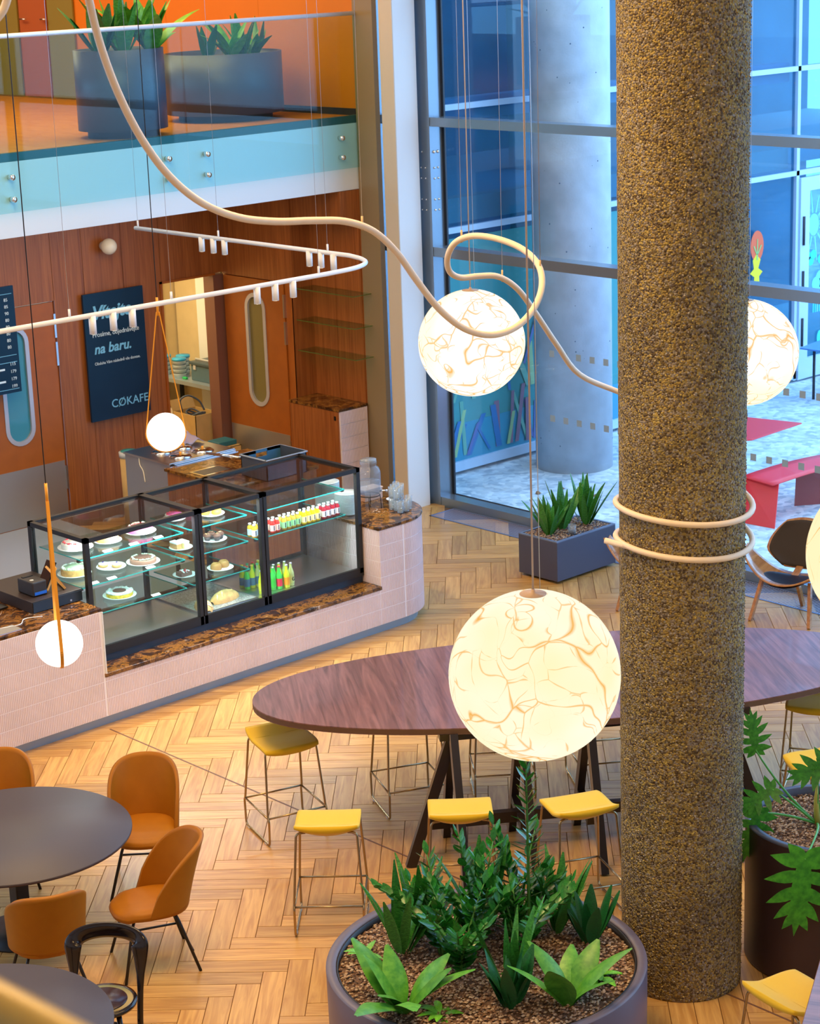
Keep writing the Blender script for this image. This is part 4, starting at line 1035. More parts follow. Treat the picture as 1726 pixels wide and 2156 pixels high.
def carton(x0, x1, y0, y1, z0, z1, label, open_=True):
    t = thing('cardboard_box', label, 'box', ((x0+x1)/2, (y0+y1)/2, z0)); e = .008
    MB().box(x0, x1, y0, y0+e, z0, z1).box(x0, x1, y1-e, y1, z0, z1).box(x0, x0+e, y0, y1, z0, z1).box(x1-e, x1, y0, y1, z0, z1).box(x0, x1, y0, y1, z0, z0+e).build('walls', card, t)
    if open_:
        MB().bar(((x0+x1)/2, y1, z1), ((x0+x1)/2, y1+.06, z1+.13), x1-x0, e, (0, 1, 0)).build('flap', card, t)
    else: MB().box(x0, x1, y0, y1, z1-e, z1).build('top', card, t)
    return t
carton(15.10, 15.46, 20.25, 20.72, .42, .80, 'open cardboard box of hoses below the kitchen shelf')
h = MB()
for k in range(6): h.tube([(15.28+.11*math.cos(a*PI/8), 20.48+.14*math.sin(a*PI/8), .72+.012*k+.03*math.sin(a*PI/4+k)) for a in range(16)], .010, 6, True)
h.tube(smooth_path([(15.16, 20.60, .80), (15.14, 20.60, .95), (15.24, 20.56, 1.0), (15.36, 20.5, .92), (15.40, 20.45, .8)]), .012)
tag(h.build('coiled_hose', cm('slate_hose', (.07, .10, .16), .4)), 'coiled dark hoses sticking out of the open cardboard box', 'hose')
carton(15.05, 15.42, 20.74, 21.3, .0, .56, 'closed brown box standing left of the hose box', False)
carton(15.10, 15.46, 20.22, 20.74, .0, .41, 'closed brown box carrying the hose box', False)
bx = carton(14.98, 15.30, 19.60, 19.95, .002, .50, 'small cardboard box at the foot of the plum jamb', False)
tg = MB().box(15.0, 15.28, 19.66, 19.9, .50, .56).build('teal_case', cm('teal_case', (.02, .15, .22), .4), bevel=.01); tag(tg, 'dark teal case lying on the small cardboard box', 'case')
random.seed(9)
for k in range(6):
    m_ = MB().box(15.08, 15.38, 20.80, 21.25, .561+k*.03, .585+k*.03, Matrix.Translation((15.23, 21.0, 0)) @ Matrix.Rotation(R(random.uniform(-12, 12)), 4, 'Z') @ Matrix.Translation((-15.23, -21.0, 0))).build('paper_bundle', cm('kraft_grey', (.42, .34, .26), .8))
    tag(m_, 'flat bundle of brown paper bags piled on the closed box', 'paper bag', 'paper bag pile')

# poster, menu board, wall lamp
ps = thing('poster_board', 'tall navy blue welcome poster with pale lettering on the walnut wall', 'poster', (13.77, 19.93, 1.1))
box('board', 13.34, 14.20, 19.93, 19.96, 1.09, 2.62, printb, ps)
for x in (13.6, 13.95): box('spacer', x, x+.05, 19.96, 20.0, 1.8, 1.9, black, ps)
def PM(x, z, y=19.925): return Matrix(((1, 0, 0, x), (0, 0, -1, y), (0, 1, 0, z), (0, 0, 0, 1)))
text('lettering', 'Vítejte', .225, PM(13.44, 2.31), lettering, ps, shear=.22, bold=.006, cw=.95)
text('lettering', 'Prosíme, objednávejte', .080, PM(13.43, 2.10), letterw, ps, cw=.95)
text('lettering', 'na baru.', .165, PM(13.44, 1.90), lettering, ps, shear=.2, bold=.004)
text('lettering', 'Obsluha Vám následně vše donese.', .050, PM(13.435, 1.765), letterw, ps, cw=.93)
text('lettering', 'COKAFE', .140, PM(13.63, 1.22), lettering, ps, bold=.001, cw=1.02)
MB().bar((13.735, 19.922, 1.215), (13.815, 19.922, 1.325), .002, .010, (0, 1, 0)).build('lettering', lettering, ps)
mn = thing('menu_board', 'dark blue menu board with price numbers at the left picture edge', 'menu board', (11.9, 19.8, 1.7))
box('board', 11.45, 12.33, 19.80, 19.83, 1.67, 2.89, printb, mn)
for x in (11.7, 12.1): box('bracket', x, x+.04, 19.83, 19.99, 2.2, 2.24, black, mn)
for k, s_ in enumerate(('85', '85', '90', '80', '80', '80', '80', '80')): text('price', s_, .052, PM(12.19, 2.72-.077*k, 19.796), letterw, mn)
for k, s_ in enumerate(('115', '179', '179', '199')): text('price', s_, .052, PM(12.20, 1.985-.085*k, 19.796), letterw, mn)
for z in (2.80, 2.10, 2.02, 1.71): box('rule', 11.5, 12.30, 19.797, 19.80, z, z+.006, lettering, mn)
for z in (1.94, 1.80): box('heading', 11.7, 12.13, 19.797, 19.80, z, z+.022, letterw, mn)
wl = thing('wall_lamp', 'round unlit opal globe lamp on the walnut wall above the poster', 'wall lamp', (13.72, 19.9, 3.15))
MB().sphere((13.72, 19.87, 3.15), .095, 24, 16).build('globe', opal, wl); MB().tube([(13.72, 19.93, 3.15), (13.72, 20.0, 3.15)], .05, 20).build('mount', white, wl)

# ------------------------------------------------------------------ concrete pillar with tube wrapped round it
pc_ = thing('concrete_pillar', 'thick round pillar of exposed brown pebble aggregate standing on the parquet', 'pillar', (9.28, 7.61, 0))
mb = MB(); nn = 96; prof = [(.38, .0)]+[(.38+random.uniform(-.0015, .0015), .02+i*.1) for i in range(92)]
mb.lathe(prof, (9.28, 7.61, 0), nn); mb.build('shaft', aggregate, pc_)
rnd = random.Random(5); mb = MB()
oct_ = [(1, 0, 0), (0, 1, 0), (-1, 0, 0), (0, -1, 0), (0, 0, 1), (0, 0, -1)]; octf = [(0, 1, 4), (1, 2, 4), (2, 3, 4), (3, 0, 4), (1, 0, 5), (2, 1, 5), (3, 2, 5), (0, 3, 5)]
for k in range(11000):
    a = rnd.uniform(PI*.85, PI*1.75); z = rnd.uniform(.02, 7.6); q = rnd.uniform(.0035, .0085)
    c = (9.28+.380*math.cos(a), 7.61+.380*math.sin(a), z); t = rnd.uniform(0, PI)
    mb.add([(c[0]+(x*math.cos(t)-y*math.sin(t))*q, c[1]+(x*math.sin(t)+y*math.cos(t))*q, c[2]+z_*q*rnd.uniform(.7, 1.1)) for x, y, z_ in oct_], octf)
mb.build('pebbles', islands('pillar_pebbles', [(.34, .23, .06), (.13, .08, .03), (.24, .19, .12), (.52, .37, .09), (.08, .05, .03), (.30, .22, .08), (.42, .36, .28)], .6), pc_, kind='stuff')

tube = thing('hanging_tube', 'long cream flexible light tube looping through the air and wound twice round the pillar', 'tube light', (7, 7.8, 5))
H0 = [(5.22, 7.59, 6.41), (5.32, 7.73, 6.29), (5.37, 7.75, 6.1), (5.44, 7.75, 5.89), (5.59, 7.8, 5.64), (5.77, 7.84, 5.44), (5.97, 7.87, 5.28), (6.22, 7.89, 5.19), (6.48, 7.92, 5.15), (6.69, 7.87, 5.15), (6.88, 7.83, 5.15), (7.04, 7.8, 5.1), (7.24, 7.85, 4.95), (7.34, 7.83, 4.75), (7.45, 7.79, 4.57), (7.6, 7.75, 4.43), (7.77, 7.7, 4.37), (7.96, 7.68, 4.4), (8.13, 7.7, 4.48), (8.28, 7.75, 4.61), (8.37, 7.85, 4.73), (8.38, 8.0, 4.79), (8.35, 8.2, 4.84), (8.3, 8.4, 4.87), (8.29, 8.53, 4.82), (8.3, 8.61, 4.7), (8.35, 8.66, 4.56), (8.46, 8.67, 4.5), (8.64, 8.67, 4.54), (8.81, 8.65, 4.55), (8.95, 8.63, 4.47), (9.13, 8.66, 4.24), (9.38, 8.75, 3.97), (9.76, 8.87, 3.71)]
pts = [Vector(p) for p in H0]
for _ in range(2): pts = [pts[0]]+[(pts[i-1]+pts[i]*2+pts[i+1])/4 for i in range(1, len(pts)-1)]+[pts[-1]]
pts = smooth_path([(4.9, 7.2, 7.4), (5.1, 7.4, 6.8)]+pts+[Vector((10.15, 8.85, 3.52)), Vector((10.25, 8.4, 3.40))], 5)
MB().tube(pts, .0185, 12).build('tube', tubem, tube)
mb = MB(); helix = []
for k in range(91):       # two turns, sagging toward the front right
    a = PI*.18 - 2*PI*k/45
    ph = a-R(-128)
    sag = -.07*math.cos(a-R(-62))
    helix.append((9.28+(.40+.012*(1+math.cos(a-R(-30))))*math.cos(a), 7.61+(.40+.012*(1+math.cos(a-R(-30))))*math.sin(a), 3.26-.215*k/45+sag))
mb.tube([(10.25, 8.4, 3.40), (10.05, 8.05, 3.36)]+helix[:84], .0185, 12)
mb.tube([(8.86, 7.86, 2.97), (9.02, 7.42, 2.90)], .0185, 12)
mb.build('wound_tube', tubem, tube)
for p in ((6.99, 7.81, 5.125), (8.31, 8.47, 4.86), (8.84, 8.65, 4.54), (8.355, 7.81, 4.69)):
    p = min(pts, key=lambda q: (q-Vector(p)).length)
    h = MB().tube([(p[0], p[1], p[2]-.022), (p[0], p[1], p[2]+.05)], .006, 10).build('hanger_clip', cm('tube_clip', (.62, .42, .20), .4), tube)
    MB().tube([(p[0], p[1], p[2]+.05), (p[0]+.02, p[1], 9.3)], .0018, 5).build('hanger_wire', steel, tube)
t2 = thing('hanging_tube', 'short piece of cream tube light crossing the top left picture corner', 'tube light', (4.9, 7.8, 6.3))
MB().tube(smooth_path([(4.7, 7.9, 6.05), (4.84, 7.85, 6.16), (4.9, 7.81, 6.23), (4.94, 7.8, 6.28), (4.98, 7.8, 6.38), (5.01, 7.81, 6.48), (5.05, 7.8, 6.7)], 5), .0185, 12).build('tube', tubem, t2)

# ------------------------------------------------------------------ globe pendants
def globe(x, y, z, r, seed, label, **k):
    t = thing('globe_pendant', label, 'pendant lamp', (x, y, z))
    mb = MB(); mb.sphere((x, y, z), r, 64, 40); g = mb.build('shade', globemat('globe_paper_%d' % seed, seed, **k), t)
    MB().lathe([(.070, 0), (.070, .008), (.012, .014), (.010, .03), (.001, .031)], (x, y, z+r-.010), 28).build('cap', cm('globe_cap', (.42, .28, .18), .5), t)
    MB().tube([(x, y, z+r), (x, y, 9.3)], .005, 8).build('cable', cable_m, t)
    MB().tube([(x+.03, y-.02, z+r+.02), (x+.015, y-.03, z+r+2.5), (x+.01, y-.01, 9.3)], .0022, 5).build('support_wire', steel, t)
    return t
globe(7.22, 6.90, 2.80, .447, 1, 'largest glowing creased globe pendant, hanging in front of the big table', base=(1, .86, .50), top=(1, .93, .72), st=1.10)
globe(11.80, 11.93, 3.24, .447, 2, 'glowing creased globe pendant crossed by the looping tube, in front of the window', base=(1, .93, .72), top=(1, .98, .93), st=1.2)
globe(13.50, 10.40, 3.07, .447, 3, 'glowing globe pendant half hidden behind the right side of the pillar', base=(1, .90, .62), top=(1, .98, .93), st=1.2)
globe(8.91, 5.88, 3.26, .447, 4, 'glowing globe pendant cut off by the right picture edge', base=(1, .86, .50), top=(1, .95, .78), st=1.1)

opal_e = flat('lit_opal_glass', (1, 1, 1), .3, emit=(1, .93, .82), es=1.6)
def ball(x, y, z, r, ang, label):
    t = thing('strap_pendant', label, 'pendant lamp', (x, y, z))
    MB().sphere((x, y, z), r, 40, 28).build('globe', opal_e, t)
    d = Vector((math.cos(ang), math.sin(ang), 0)); c = Vector((x, y, z)); top = c+Vector((0, 0, 1.08))
    mb = MB()
    nv = Vector((-d.y, d.x, 0))
    for s_ in (-1, 1):
        a = c+d*s_*(r+.006); mb.bar(a-Vector((0, 0, .02)), top+d*s_*.012, .024, .010, d)
    for k in range(14):
        a0, a1 = PI+PI*k/14, PI+PI*(k+1)/14; q = r+.006
        mb.bar(c+d*math.cos(a0)*q+Vector((0, 0, math.sin(a0)*q)), c+d*math.cos(a1)*q+Vector((0, 0, math.sin(a1)*q)), .024, .010, d*math.cos((a0+a1)/2)+Vector((0, 0, math.sin((a0+a1)/2))))
    mb.build('strap', brass, t)
    MB().tube([top-Vector((0, 0, .03)), top+Vector((0, 0, .13))], .012, 10).build('stem', brass, t)
    MB().tube([top+Vector((0, 0, .1)), (x, y, 9.3)], .004, 6).build('cable', blackcable, t)
    return t
view = math.atan2(14.7, 10.44)
ball(10.44, 14.70-.25, 2.35, .172, view-PI/2, 'small bright opal ball in an orange V strap hanging above the showcase')
ball(7.67, 12.11, 1.64, .172, math.atan2(12.11, 7.67)+R(4), 'small bright opal ball with an orange strap seen edge-on, before the tiled counter')

# ------------------------------------------------------------------ track light
tr = thing('track_light', 'white U-shaped suspended track with cylindrical spotlights over the counter', 'track light', (11, 14, 3.7))
P = [(12.43, 17.5, 3.7), (12.43, 14.6, 3.7), (12.43, 14.15, 3.7), (12.35, 13.88, 3.7), (12.2, 13.67, 3.7), (11.95, 13.54, 3.7), (11.6, 13.50, 3.7), (6.4, 13.50, 3.7)]
MB().tube([P[0], P[1]]+smooth_path(P[2:7], 5)+[P[7]], .021, 10).build('track', cm('track_white', (.82, .84, .86), .35), tr)
sp = [(12.43, 16.38), (12.43, 16.19), (12.43, 16.01), (12.43, 14.72), (12.43, 14.55), (12.41, 14.35), (11.20, 13.5), (11.0, 13.5), (10.8, 13.5), (9.5, 13.5), (9.31, 13.5), (9.11, 13.5)]
for k, (x, y) in enumerate(sp):
    h = MB().tube([(x, y, 3.695), (x, y, 3.55)], .030, 16).build('spot_head', cm('track_white', (.82, .84, .86), .35), tr)
    MB().lathe([(.024, 0), (.001, .001)], (x, y, 3.5485), 14).build('lens', flat('spot_lens', (1, .9, .7), .3, emit=(1, .8, .55), es=6) if k == 0 else bpy.data.materials['spot_lens'], h)
for x, y in ((12.43, 17.45), (12.43, 14.45), (12.43, 16.1), (11.5, 13.5), (8.9, 13.5), (9.9, 13.5)):
    MB().tube([(x, y, 3.70), (x, y, 3.78)], .010, 8).build('clamp', cm('track_white', (.82, .84, .86), .35), tr)
    MB().tube([(x, y, 3.78), (x, y, 9.3)], .0016, 5).build('hanger_wire', steel, tr)
for k, (x, y, ax_, ay_) in enumerate(((12.43, 16.2, 13.3, 17.2), (12.43, 14.55, 12.9, 14.6), (11.0, 13.5, 11.2, 13.1), (9.31, 13.5, 9.3, 13.1), (10.2, 13.5, 10.3, 13.9), (8.2, 13.5, 8.2, 13.0))):
    spot('track_spot', (x, y, 3.52), (ax_, ay_, 0.0), 95, (1, .74, .36), 62, .03, .6)

# ------------------------------------------------------------------ round tables
def round_table(cx, cy, zt, r, label):
    t = thing('round_table', label, 'table', (cx, cy, 0))
    MB().lathe([(r-.02, zt-.028), (r, zt-.020), (r, zt-.004), (r-.004, zt), (.001, zt)], (cx, cy, 0), 72).build('tabletop', flat('graphite_top', (.062, .052, .062), .45), t)
    MB().box(cx-.05, cx+.05, cy-.05, cy+.05, .02, zt-.03).build('column', black, t, bevel=.008)
    MB().lathe([(.30, 0), (.30, .012), (.06, .03), (.001, .03)], (cx, cy, 0), 36).build('foot', black, t)
    MB().box(cx-.25, cx+.25, cy-.03, cy+.03, zt-.05, zt-.03).build('cross_bar', black, t)
    return t
round_table(6.65, 11.27, .74, .80, 'larger round dark grey table at the left edge with tan chairs')
round_table(5.09, 9.20, .73, .752, 'round dark table in the bottom left corner beside the black hoop chair')

# tan upholstered chair; faces +x, seat centre at origin
def tan_chair():
    t = thing('upholstered_chair', 'x', 'chair', (0, 0, 0))
    def shell(u, v):
        ph = (u-.5)*2*R(104); a = abs(ph)/R(104)
        h = .44*max(0, 1-a**3.0)**.66+.015
        z = .425+h*v; rr = .228+.022*v*h/.44
        lean = .10*(v*h/.44)**1.2
        kx = 1.0 if abs(ph) < PI/2 else 1.1
        return Vector((-rr*math.cos(ph)*kx-lean, rr*1.02*math.sin(ph), z))
    MB().grid(shell, 36, 14).build('backrest', leather, t, solid=.026)
    mb = MB()
    def cush(u, v):
        a = 2*PI*u; e = 2.6; c, s2 = math.cos(a), math.sin(a)
        q = (abs(c)**e+abs(s2)**e)**(-1/e)
        prof = ((0, .478), (.5, .477), (.8, .470), (.95, .452), (1.0, .428), (.96, .405), (.7, .392), (0, .390))
        t_ = v*(len(prof)-1); i = min(int(t_), len(prof)-2); f = t_-i
        r_ = prof[i][0]*(1-f)+prof[i+1][0]*f; z = prof[i][1]*(1-f)+prof[i+1][1]*f
        return Vector((.235*q*c*r_*1.06+.025+.012*r_*c, .225*q*s2*r_, z-.012*(c*r_ > .6)))
    mb.grid(cush, 36, 21); mb.build('seat', leather, t)
    for sx, sy in ((1, 1), (1, -1), (-1, 1), (-1, -1)):
        MB().tube([(sx*.13+.02, sy*.13, .40), (sx*.155+.02, sy*.155, .34), (sx*.25+.01, sy*.245, .0)], .0105, 8).build('leg', black, t)
    MB().tube([(-.205, -.212, .14), (-.205, .212, .14)], .008, 6).build('stretcher', black, t)
    MB().tube([(.222, -.212, .14), (-.202, -.212, .14)], .008, 6).build('stretcher', black, t)
    MB().box(-.14, .16, -.14, .14, .385, .40).build('under_frame', black, t)
    return t
tc0 = tan_chair()
G = 'tan chairs around the dark round tables'
place(tc0, (7.70, 11.24, 0), R(-131), 'tan upholstered chair right behind the larger round table, back toward the stools', G)
def ch(x, y, rz, lab): return place(copy_tree(tc0), (x, y, 0), rz, lab, G)
ch(7.04, 10.25, R(156), 'tan upholstered chair seen from its side, nearest to the yellow stools')
ch(7.05, 12.10, R(-124), 'tan upholstered chair cut by the left picture edge behind the larger table')
ch(6.27, 10.34, R(66), 'tan upholstered chair with its back to the viewer beside the black hoop chair')

# black hoop-back chair
def hoop_chair(x, y, rz):
    t = thing('hoop_back_chair', 'glossy black bentwood chair with a hoop back at the bottom left table', 'chair', (0, 0, 0))
    MB().lathe([(.19, .425), (.205, .432), (.21, .445), (.205, .455), (.18, .457), (.001, .452)], (0, 0, 0), 40).build('seat', blackgloss, t)
    MB().lathe([(.150, .457), (.148, .460), (.001, .456)], (0, 0, 0), 36).build('seat_pad', flat('dark_burgundy_pad', (.03, .012, .016), .25), t)
    arc = []
    for k in range(25):
        a = -PI/2+PI*k/24
        arc.append(Vector((-.20-.05*math.cos(a)-.03*max(0, math.cos(a)), .205*math.sin(a), .70+.075*math.cos(a)**.7 if math.cos(a) > 0 else .70)))
    side = lambda s_: [Vector((-.12, s_*.185, 0.0)), Vector((-.13, s_*.190, .25)), Vector((-.15, s_*.200, .44)), Vector((-.19, s_*.206, .62))]
    path = side(-1)+arc+side(1)[::-1]
    path = smooth_path(path, 2)
    # flattened band: tall section near the top rail
    mb = MB(); vs = []; n = 10
    for i, p in enumerate(path):
        tn = (path[min(i+1, len(path)-1)]-path[max(i-1, 0)]).normalized()
        out_ = Vector((-1, 0, .15)).normalized(); a = (out_-tn*out_.dot(tn)).normalized(); b = tn.cross(a)
        f = max(0, min(1, (p.z-.50)/.2)); w1 = .016+.002*f; w2 = .019+.036*f
        for k in range(n): an = 2*PI*k/n; vs.append(p+a*math.cos(an)*w1+b*math.sin(an)*w2)
    fs = [(i*n+k, i*n+(k+1) % n, (i+1)*n+(k+1) % n, (i+1)*n+k) for i in range(len(path)-1) for k in range(n)]
    mb.add(vs, fs, True); mb.build('hoop_back', blackgloss, t)
    for s_ in (-1, 1): MB().tube([(.12, s_*.12, .43), (.17, s_*.17, .0)], [.017, .012], 10).build('leg', blackgloss, t)
    MB().tube([(.145*math.cos(a*PI/12), .145*math.sin(a*PI/12), .22) for a in range(24)], .008, 6, True).build('ring_stretcher', blackgloss, t)
    return place(t, (x, y, 0), rz)
hoop_chair(6.03, 9.38, R(-137))

# ------------------------------------------------------------------ bar stools
def stool():
    t = thing('bar_stool', 'x', 'stool', (0, 0, 0))     # faces +y
    def top(u, v, th=0):
        x = (u-.5)*.44; y = (v-.5)*.42; q = (v-.5)*2
        z = .752
        if q < -.28: z += .050*((-.28-q)/.72)**1.3
        if q > .35: z -= .012*((q-.35)/.65)**2
        z += .006*(abs(u-.5)*2)**3
        ed = max(abs(u-.5)*2, abs(q)); cr = 1-.035*max(0, (abs(u-.5)*2)**6*abs(q)**6)
        belly = .060*(1-(abs(u-.5)*2)**2)*(1-q*q*.6) if th else 0
        return Vector((x*cr, y*cr, z-(.024+belly if th else 0)))
    mb = MB(); nu, nv = 18, 18
    mb.grid(top, nu, nv); o = len(mb.v); mb.grid(lambda u, v: top(u, v, 1), nu, nv)
    mb.f[nu*nv:] = [f[::-1] for f in mb.f[nu*nv:]]
    W = nu+1; rim = [i for i in range(W)]+[j*W+nu for j in range(1, nv+1)]+[nv*W+i for i in range(nu-1, -1, -1)]+[j*W for j in range(nv-1, 0, -1)]
    for k in range(len(rim)):
        a, b = rim[k], rim[(k+1) % len(rim)]; mb.f.append((a, o+a, o+b, b)); mb.sm.append(True)
    s0 = mb.build('seat', yellowfab, t, bevel=0)
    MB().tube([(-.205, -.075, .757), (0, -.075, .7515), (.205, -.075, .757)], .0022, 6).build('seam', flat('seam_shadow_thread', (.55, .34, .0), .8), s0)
    r = .0085
    for s_ in (-1, 1):
        x = s_*.205; xf = s_*.235
        MB().tube(fillet([(x*.7, -.15, .735), (x, -.165, .735), (xf, -.225, .235), (xf, -.245, .21), (xf, -.235, .012), (xf, .235, .012), (xf, .245, .21), (xf, .225, .235), (x, .165, .725), (x*.7, .15, .72)], .028, 3), r, 8).build('side_frame', champagne, t)
        MB().tube([(xf, -.232, .225), (xf, .232, .225)], r*.9, 8).build('side_rail', champagne, t)
        for q in (-.17, .17): MB().box(xf-.010, xf+.010, q-.02, q+.02, 0, .010).build('glide', cm('clear_glide', (.6, .62, .7), .2), t)
    for q in (-.232, .232): MB().tube([(-.235, q, .225), (.235, q, .225)], r*.9, 8).build('footrest', champagne, t)
    return t
st0 = stool()
SG = 'yellow bar stools around the big walnut table'
place(st0, (8.98, 11.22, 0), R(-197), 'bright yellow bar stool farthest left, at the pointed table end', SG)
def stl(x, y, rz, lab): return place(copy_tree(st0), (x, y, 0), rz, lab, SG)
stl(8.22, 9.82, R(-45), 'mustard yellow bar stool in front of the parquet, left of the slanted table leg')
stl(8.96, 9.29, R(-42), 'mustard yellow bar stool directly in front of the table trestle, above the round planter')
stl(9.56, 8.74, R(-26), 'mustard yellow bar stool whose right side is cut by the pillar')
stl(9.93, 10.86, R(155), 'yellow bar stool behind the table, mostly hidden under the near table edge')
stl(10.62, 10.52, R(140), 'bar stool behind the table seen through the trestle legs')
stl(11.32, 10.10, R(146), 'bar stool behind the table beside the left side of the pillar')
stl(12.28, 8.73, R(118), 'bright yellow bar stool right of the pillar, farther one')
stl(11.28, 7.97, R(60), 'yellow bar stool right of the pillar, partly hidden by split green leaves')
stl(8.46, 6.12, R(-100), 'yellow bar stool in the bottom right corner under the second walnut table')

# ------------------------------------------------------------------ big walnut table
def trestle_table(name_label, c, ang, a_, b_, legs=True):
    t = thing('trestle_table', name_label, 'table', (c[0], c[1], 0))
    Mx = Matrix.Translation((c[0], c[1], 0)) @ Matrix.Rotation(ang, 4, 'Z')
    n = 96; e = 2.15
    def out(q): return [((a_+q)*math.copysign(abs(math.cos(2*PI*k/n))**(2/e), math.cos(2*PI*k/n)), (b_+q)*math.copysign(abs(math.sin(2*PI*k/n))**(2/e), math.sin(2*PI*k/n))) for k in range(n)]
    return t, Mx, out
TA = R(-34.5)
bt, BM, out = trestle_table('large elongated oval walnut high table standing on black trestles', (10.80, 9.94), TA, 2.43, .94)
top = MB().prism(out(-.003), -.001, .002).prism(out(0), -.045, -.001)
o = top.build('tabletop', tabwood, bt, local=True); o.location = (0, 0, 1.055); o.rotation_euler = (0, 0, TA)
MB().prism(out(.001), -.040, -.003).build('edge_band', flat('brown_edge_band', (.13, .065, .035), .5), bt, local=True)
eb = bpy.data.objects['edge_band']; eb.location = (0, 0, 1.055); eb.rotation_euler = (0, 0, TA)
du = Vector((.82, -.57, 0)).normalized(); dv = Vector((.57, .82, 0)).normalized(); A0 = Vector((9.465, 9.87, 0))
legm = flat('black_stained_legs', (.018, .012, .013), .3); legside = flat('pale_cut_edge', (.30, .23, .17), .5)
for k in range(5):
    c = A0+du*.5*k
    for s_ in (1, -1):
        f = c+dv*.45*s_; g = MB().bar((f.x, f.y, 0), (c.x+dv.x*.04*s_, c.y+dv.y*.04*s_, 1.01), .075, .055, du).build('leg', legm, bt)
        MB().bar(Vector((f.x, f.y, .002))-du*.029, Vector((c.x+dv.x*.04*s_, c.y+dv.y*.04*s_, 1.008))-du*.029, .073, .002, du).build('pale_edge', legside, g)
    MB().bar(c+dv*.31+Vector((0, 0, .33)), c-dv*.05+Vector((0, 0, .24)), .055, .07).build('brace', legm, bt)
MB().bar(A0+dv*.10-du*.18+Vector((0, 0, .275)), A0+dv*.10+du*2.25+Vector((0, 0, .275)), .06, .085).build('stretcher_beam', legm, bt)
MB().bar(A0-du*.1+Vector((0, 0, .99)), A0+du*2.2+Vector((0, 0, .99)), .10, .05).build('top_beam', legm, bt)
for s_, c in ((-1, A0), (1, A0+du*2.0)):
    g = MB().bar(c+du*.34*s_-dv*.02+Vector((0, 0, 0)), c+Vector((0, 0, 1.0)), .075, .055, dv).build('end_leg', legm, bt)
# second walnut table in the near corner
b2, B2M, out2 = trestle_table('second walnut high table cut off by the bottom right corner', (9.4, 5.35), R(-25), 1.55, .80)
A = math.atan2(5.93-5.59, 8.42-7.79)
o = MB().prism([(-1.8, -.9), (.15, -.9), (.35, -.78), (.42, -.55), (.42, -.30), (.34, -.10), (.15, .0), (-1.8, .0)], -.045, 0).build('tabletop', tabwood, b2, local=True, bevel=.004); o.location = (8.9-9.4, 6.19-5.35, 1.05); o.rotation_euler = (0, 0, A)
du2 = Vector((math.cos(A), math.sin(A), 0)); dv2 = Vector((-du2.y, du2.x, 0)); c2 = Vector((8.9, 6.19, 0))-dv2*.5
for k in (-1, 1):
    for s_ in (-1, 1): MB().bar(c2-du2*.7+du2*.7*k+dv2*.32*s_, c2-du2*.7+du2*.7*k+dv2*.05*s_+Vector((0, 0, 1.0)), .07, .05, du2).build('leg', legm, b2)

# ------------------------------------------------------------------ shell lounge chairs by the window
ply = wood('warm_plywood', (.34, .13, .035), (.52, .23, .07), rough=.25, stretch=(8, 1, 1), scale=1.5, coat=.4)
def shell_chair():
    t = thing('shell_chair', 'x', 'lounge chair', (0, 0, 0))      # faces +x
    def seat(u, v):
        y = (u-.5)*2; x = (v-.5)*2
        wv = .50*y; lift = .27*abs(y)**2.2; dep = .27*(1-.62*abs(y)**1.8)
        return Vector((x*dep+.05-.10*abs(y)**2, wv, .36+lift+.02*x*x+.03*(x > 0)*x))
    MB().grid(seat, 32, 10).build('seat_shell', ply, t, solid=.016)
    MB().grid(lambda u, v: Vector((math.cos(2*PI*u)*.235*math.sin(PI/2*min(1, v*1.001)), math.sin(2*PI*u)*.25*math.sin(PI/2*v), .375+.018+.22*(abs(math.sin(2*PI*u))*.25*math.sin(PI/2*v)/.46)**2.2-.02*v*v)) + Vector((.05, 0, 0)), 32, 8).build('seat_pad', flat('black_leather_pad', (.012, .016, .03), .28), t)
    def back(u, v):
        y = (u-.5)*2; z = (v-.5)*2
        w_ = .36*(1-.45*max(0, z+.3)**2.0/1.69-.60*max(0, -z-.3)**1.5/.59)
        return Vector((-.27-.10*(z+1)-.06*(1-y*y)+.03, w_*y, .64+.235*z*(1-.12*y*y)))
    MB().grid(back, 20, 14).build('back_shell', ply, t, solid=.014)
    MB().grid(lambda u, v: back(.04+.92*u, .04+.92*v)+Vector((.022, 0, 0)), 20, 14).build('back_pad', flat('dark_brown_fabric', (.045, .028, .015), .8, bump=.3, bscale=400), t, solid=.022)
    MB().bar((-.02, .0, .345), (-.40, 0, .47), .07, .014).build('back_bracket', ply, t)
    for p in (((.10, .24, .40), (.27, .30, 0)), ((.10, -.24, .40), (.27, -.30, 0)), ((-.16, 0, .38), (-.38, 0, 0))):
        MB().bar(p[0], p[1], .055, .03, (0, 1, 0)).build('leg', ply, t)
    return t
sc0 = shell_chair()
place(sc0, (15.52, 11.38, 0), R(196), 'shell lounge chair with dark back pad right of the pillar, by the window')
place(copy_tree(sc0), (14.93, 12.60, 0), R(205), 'shell lounge chair hidden behind the pillar, one wing tip showing left of it')

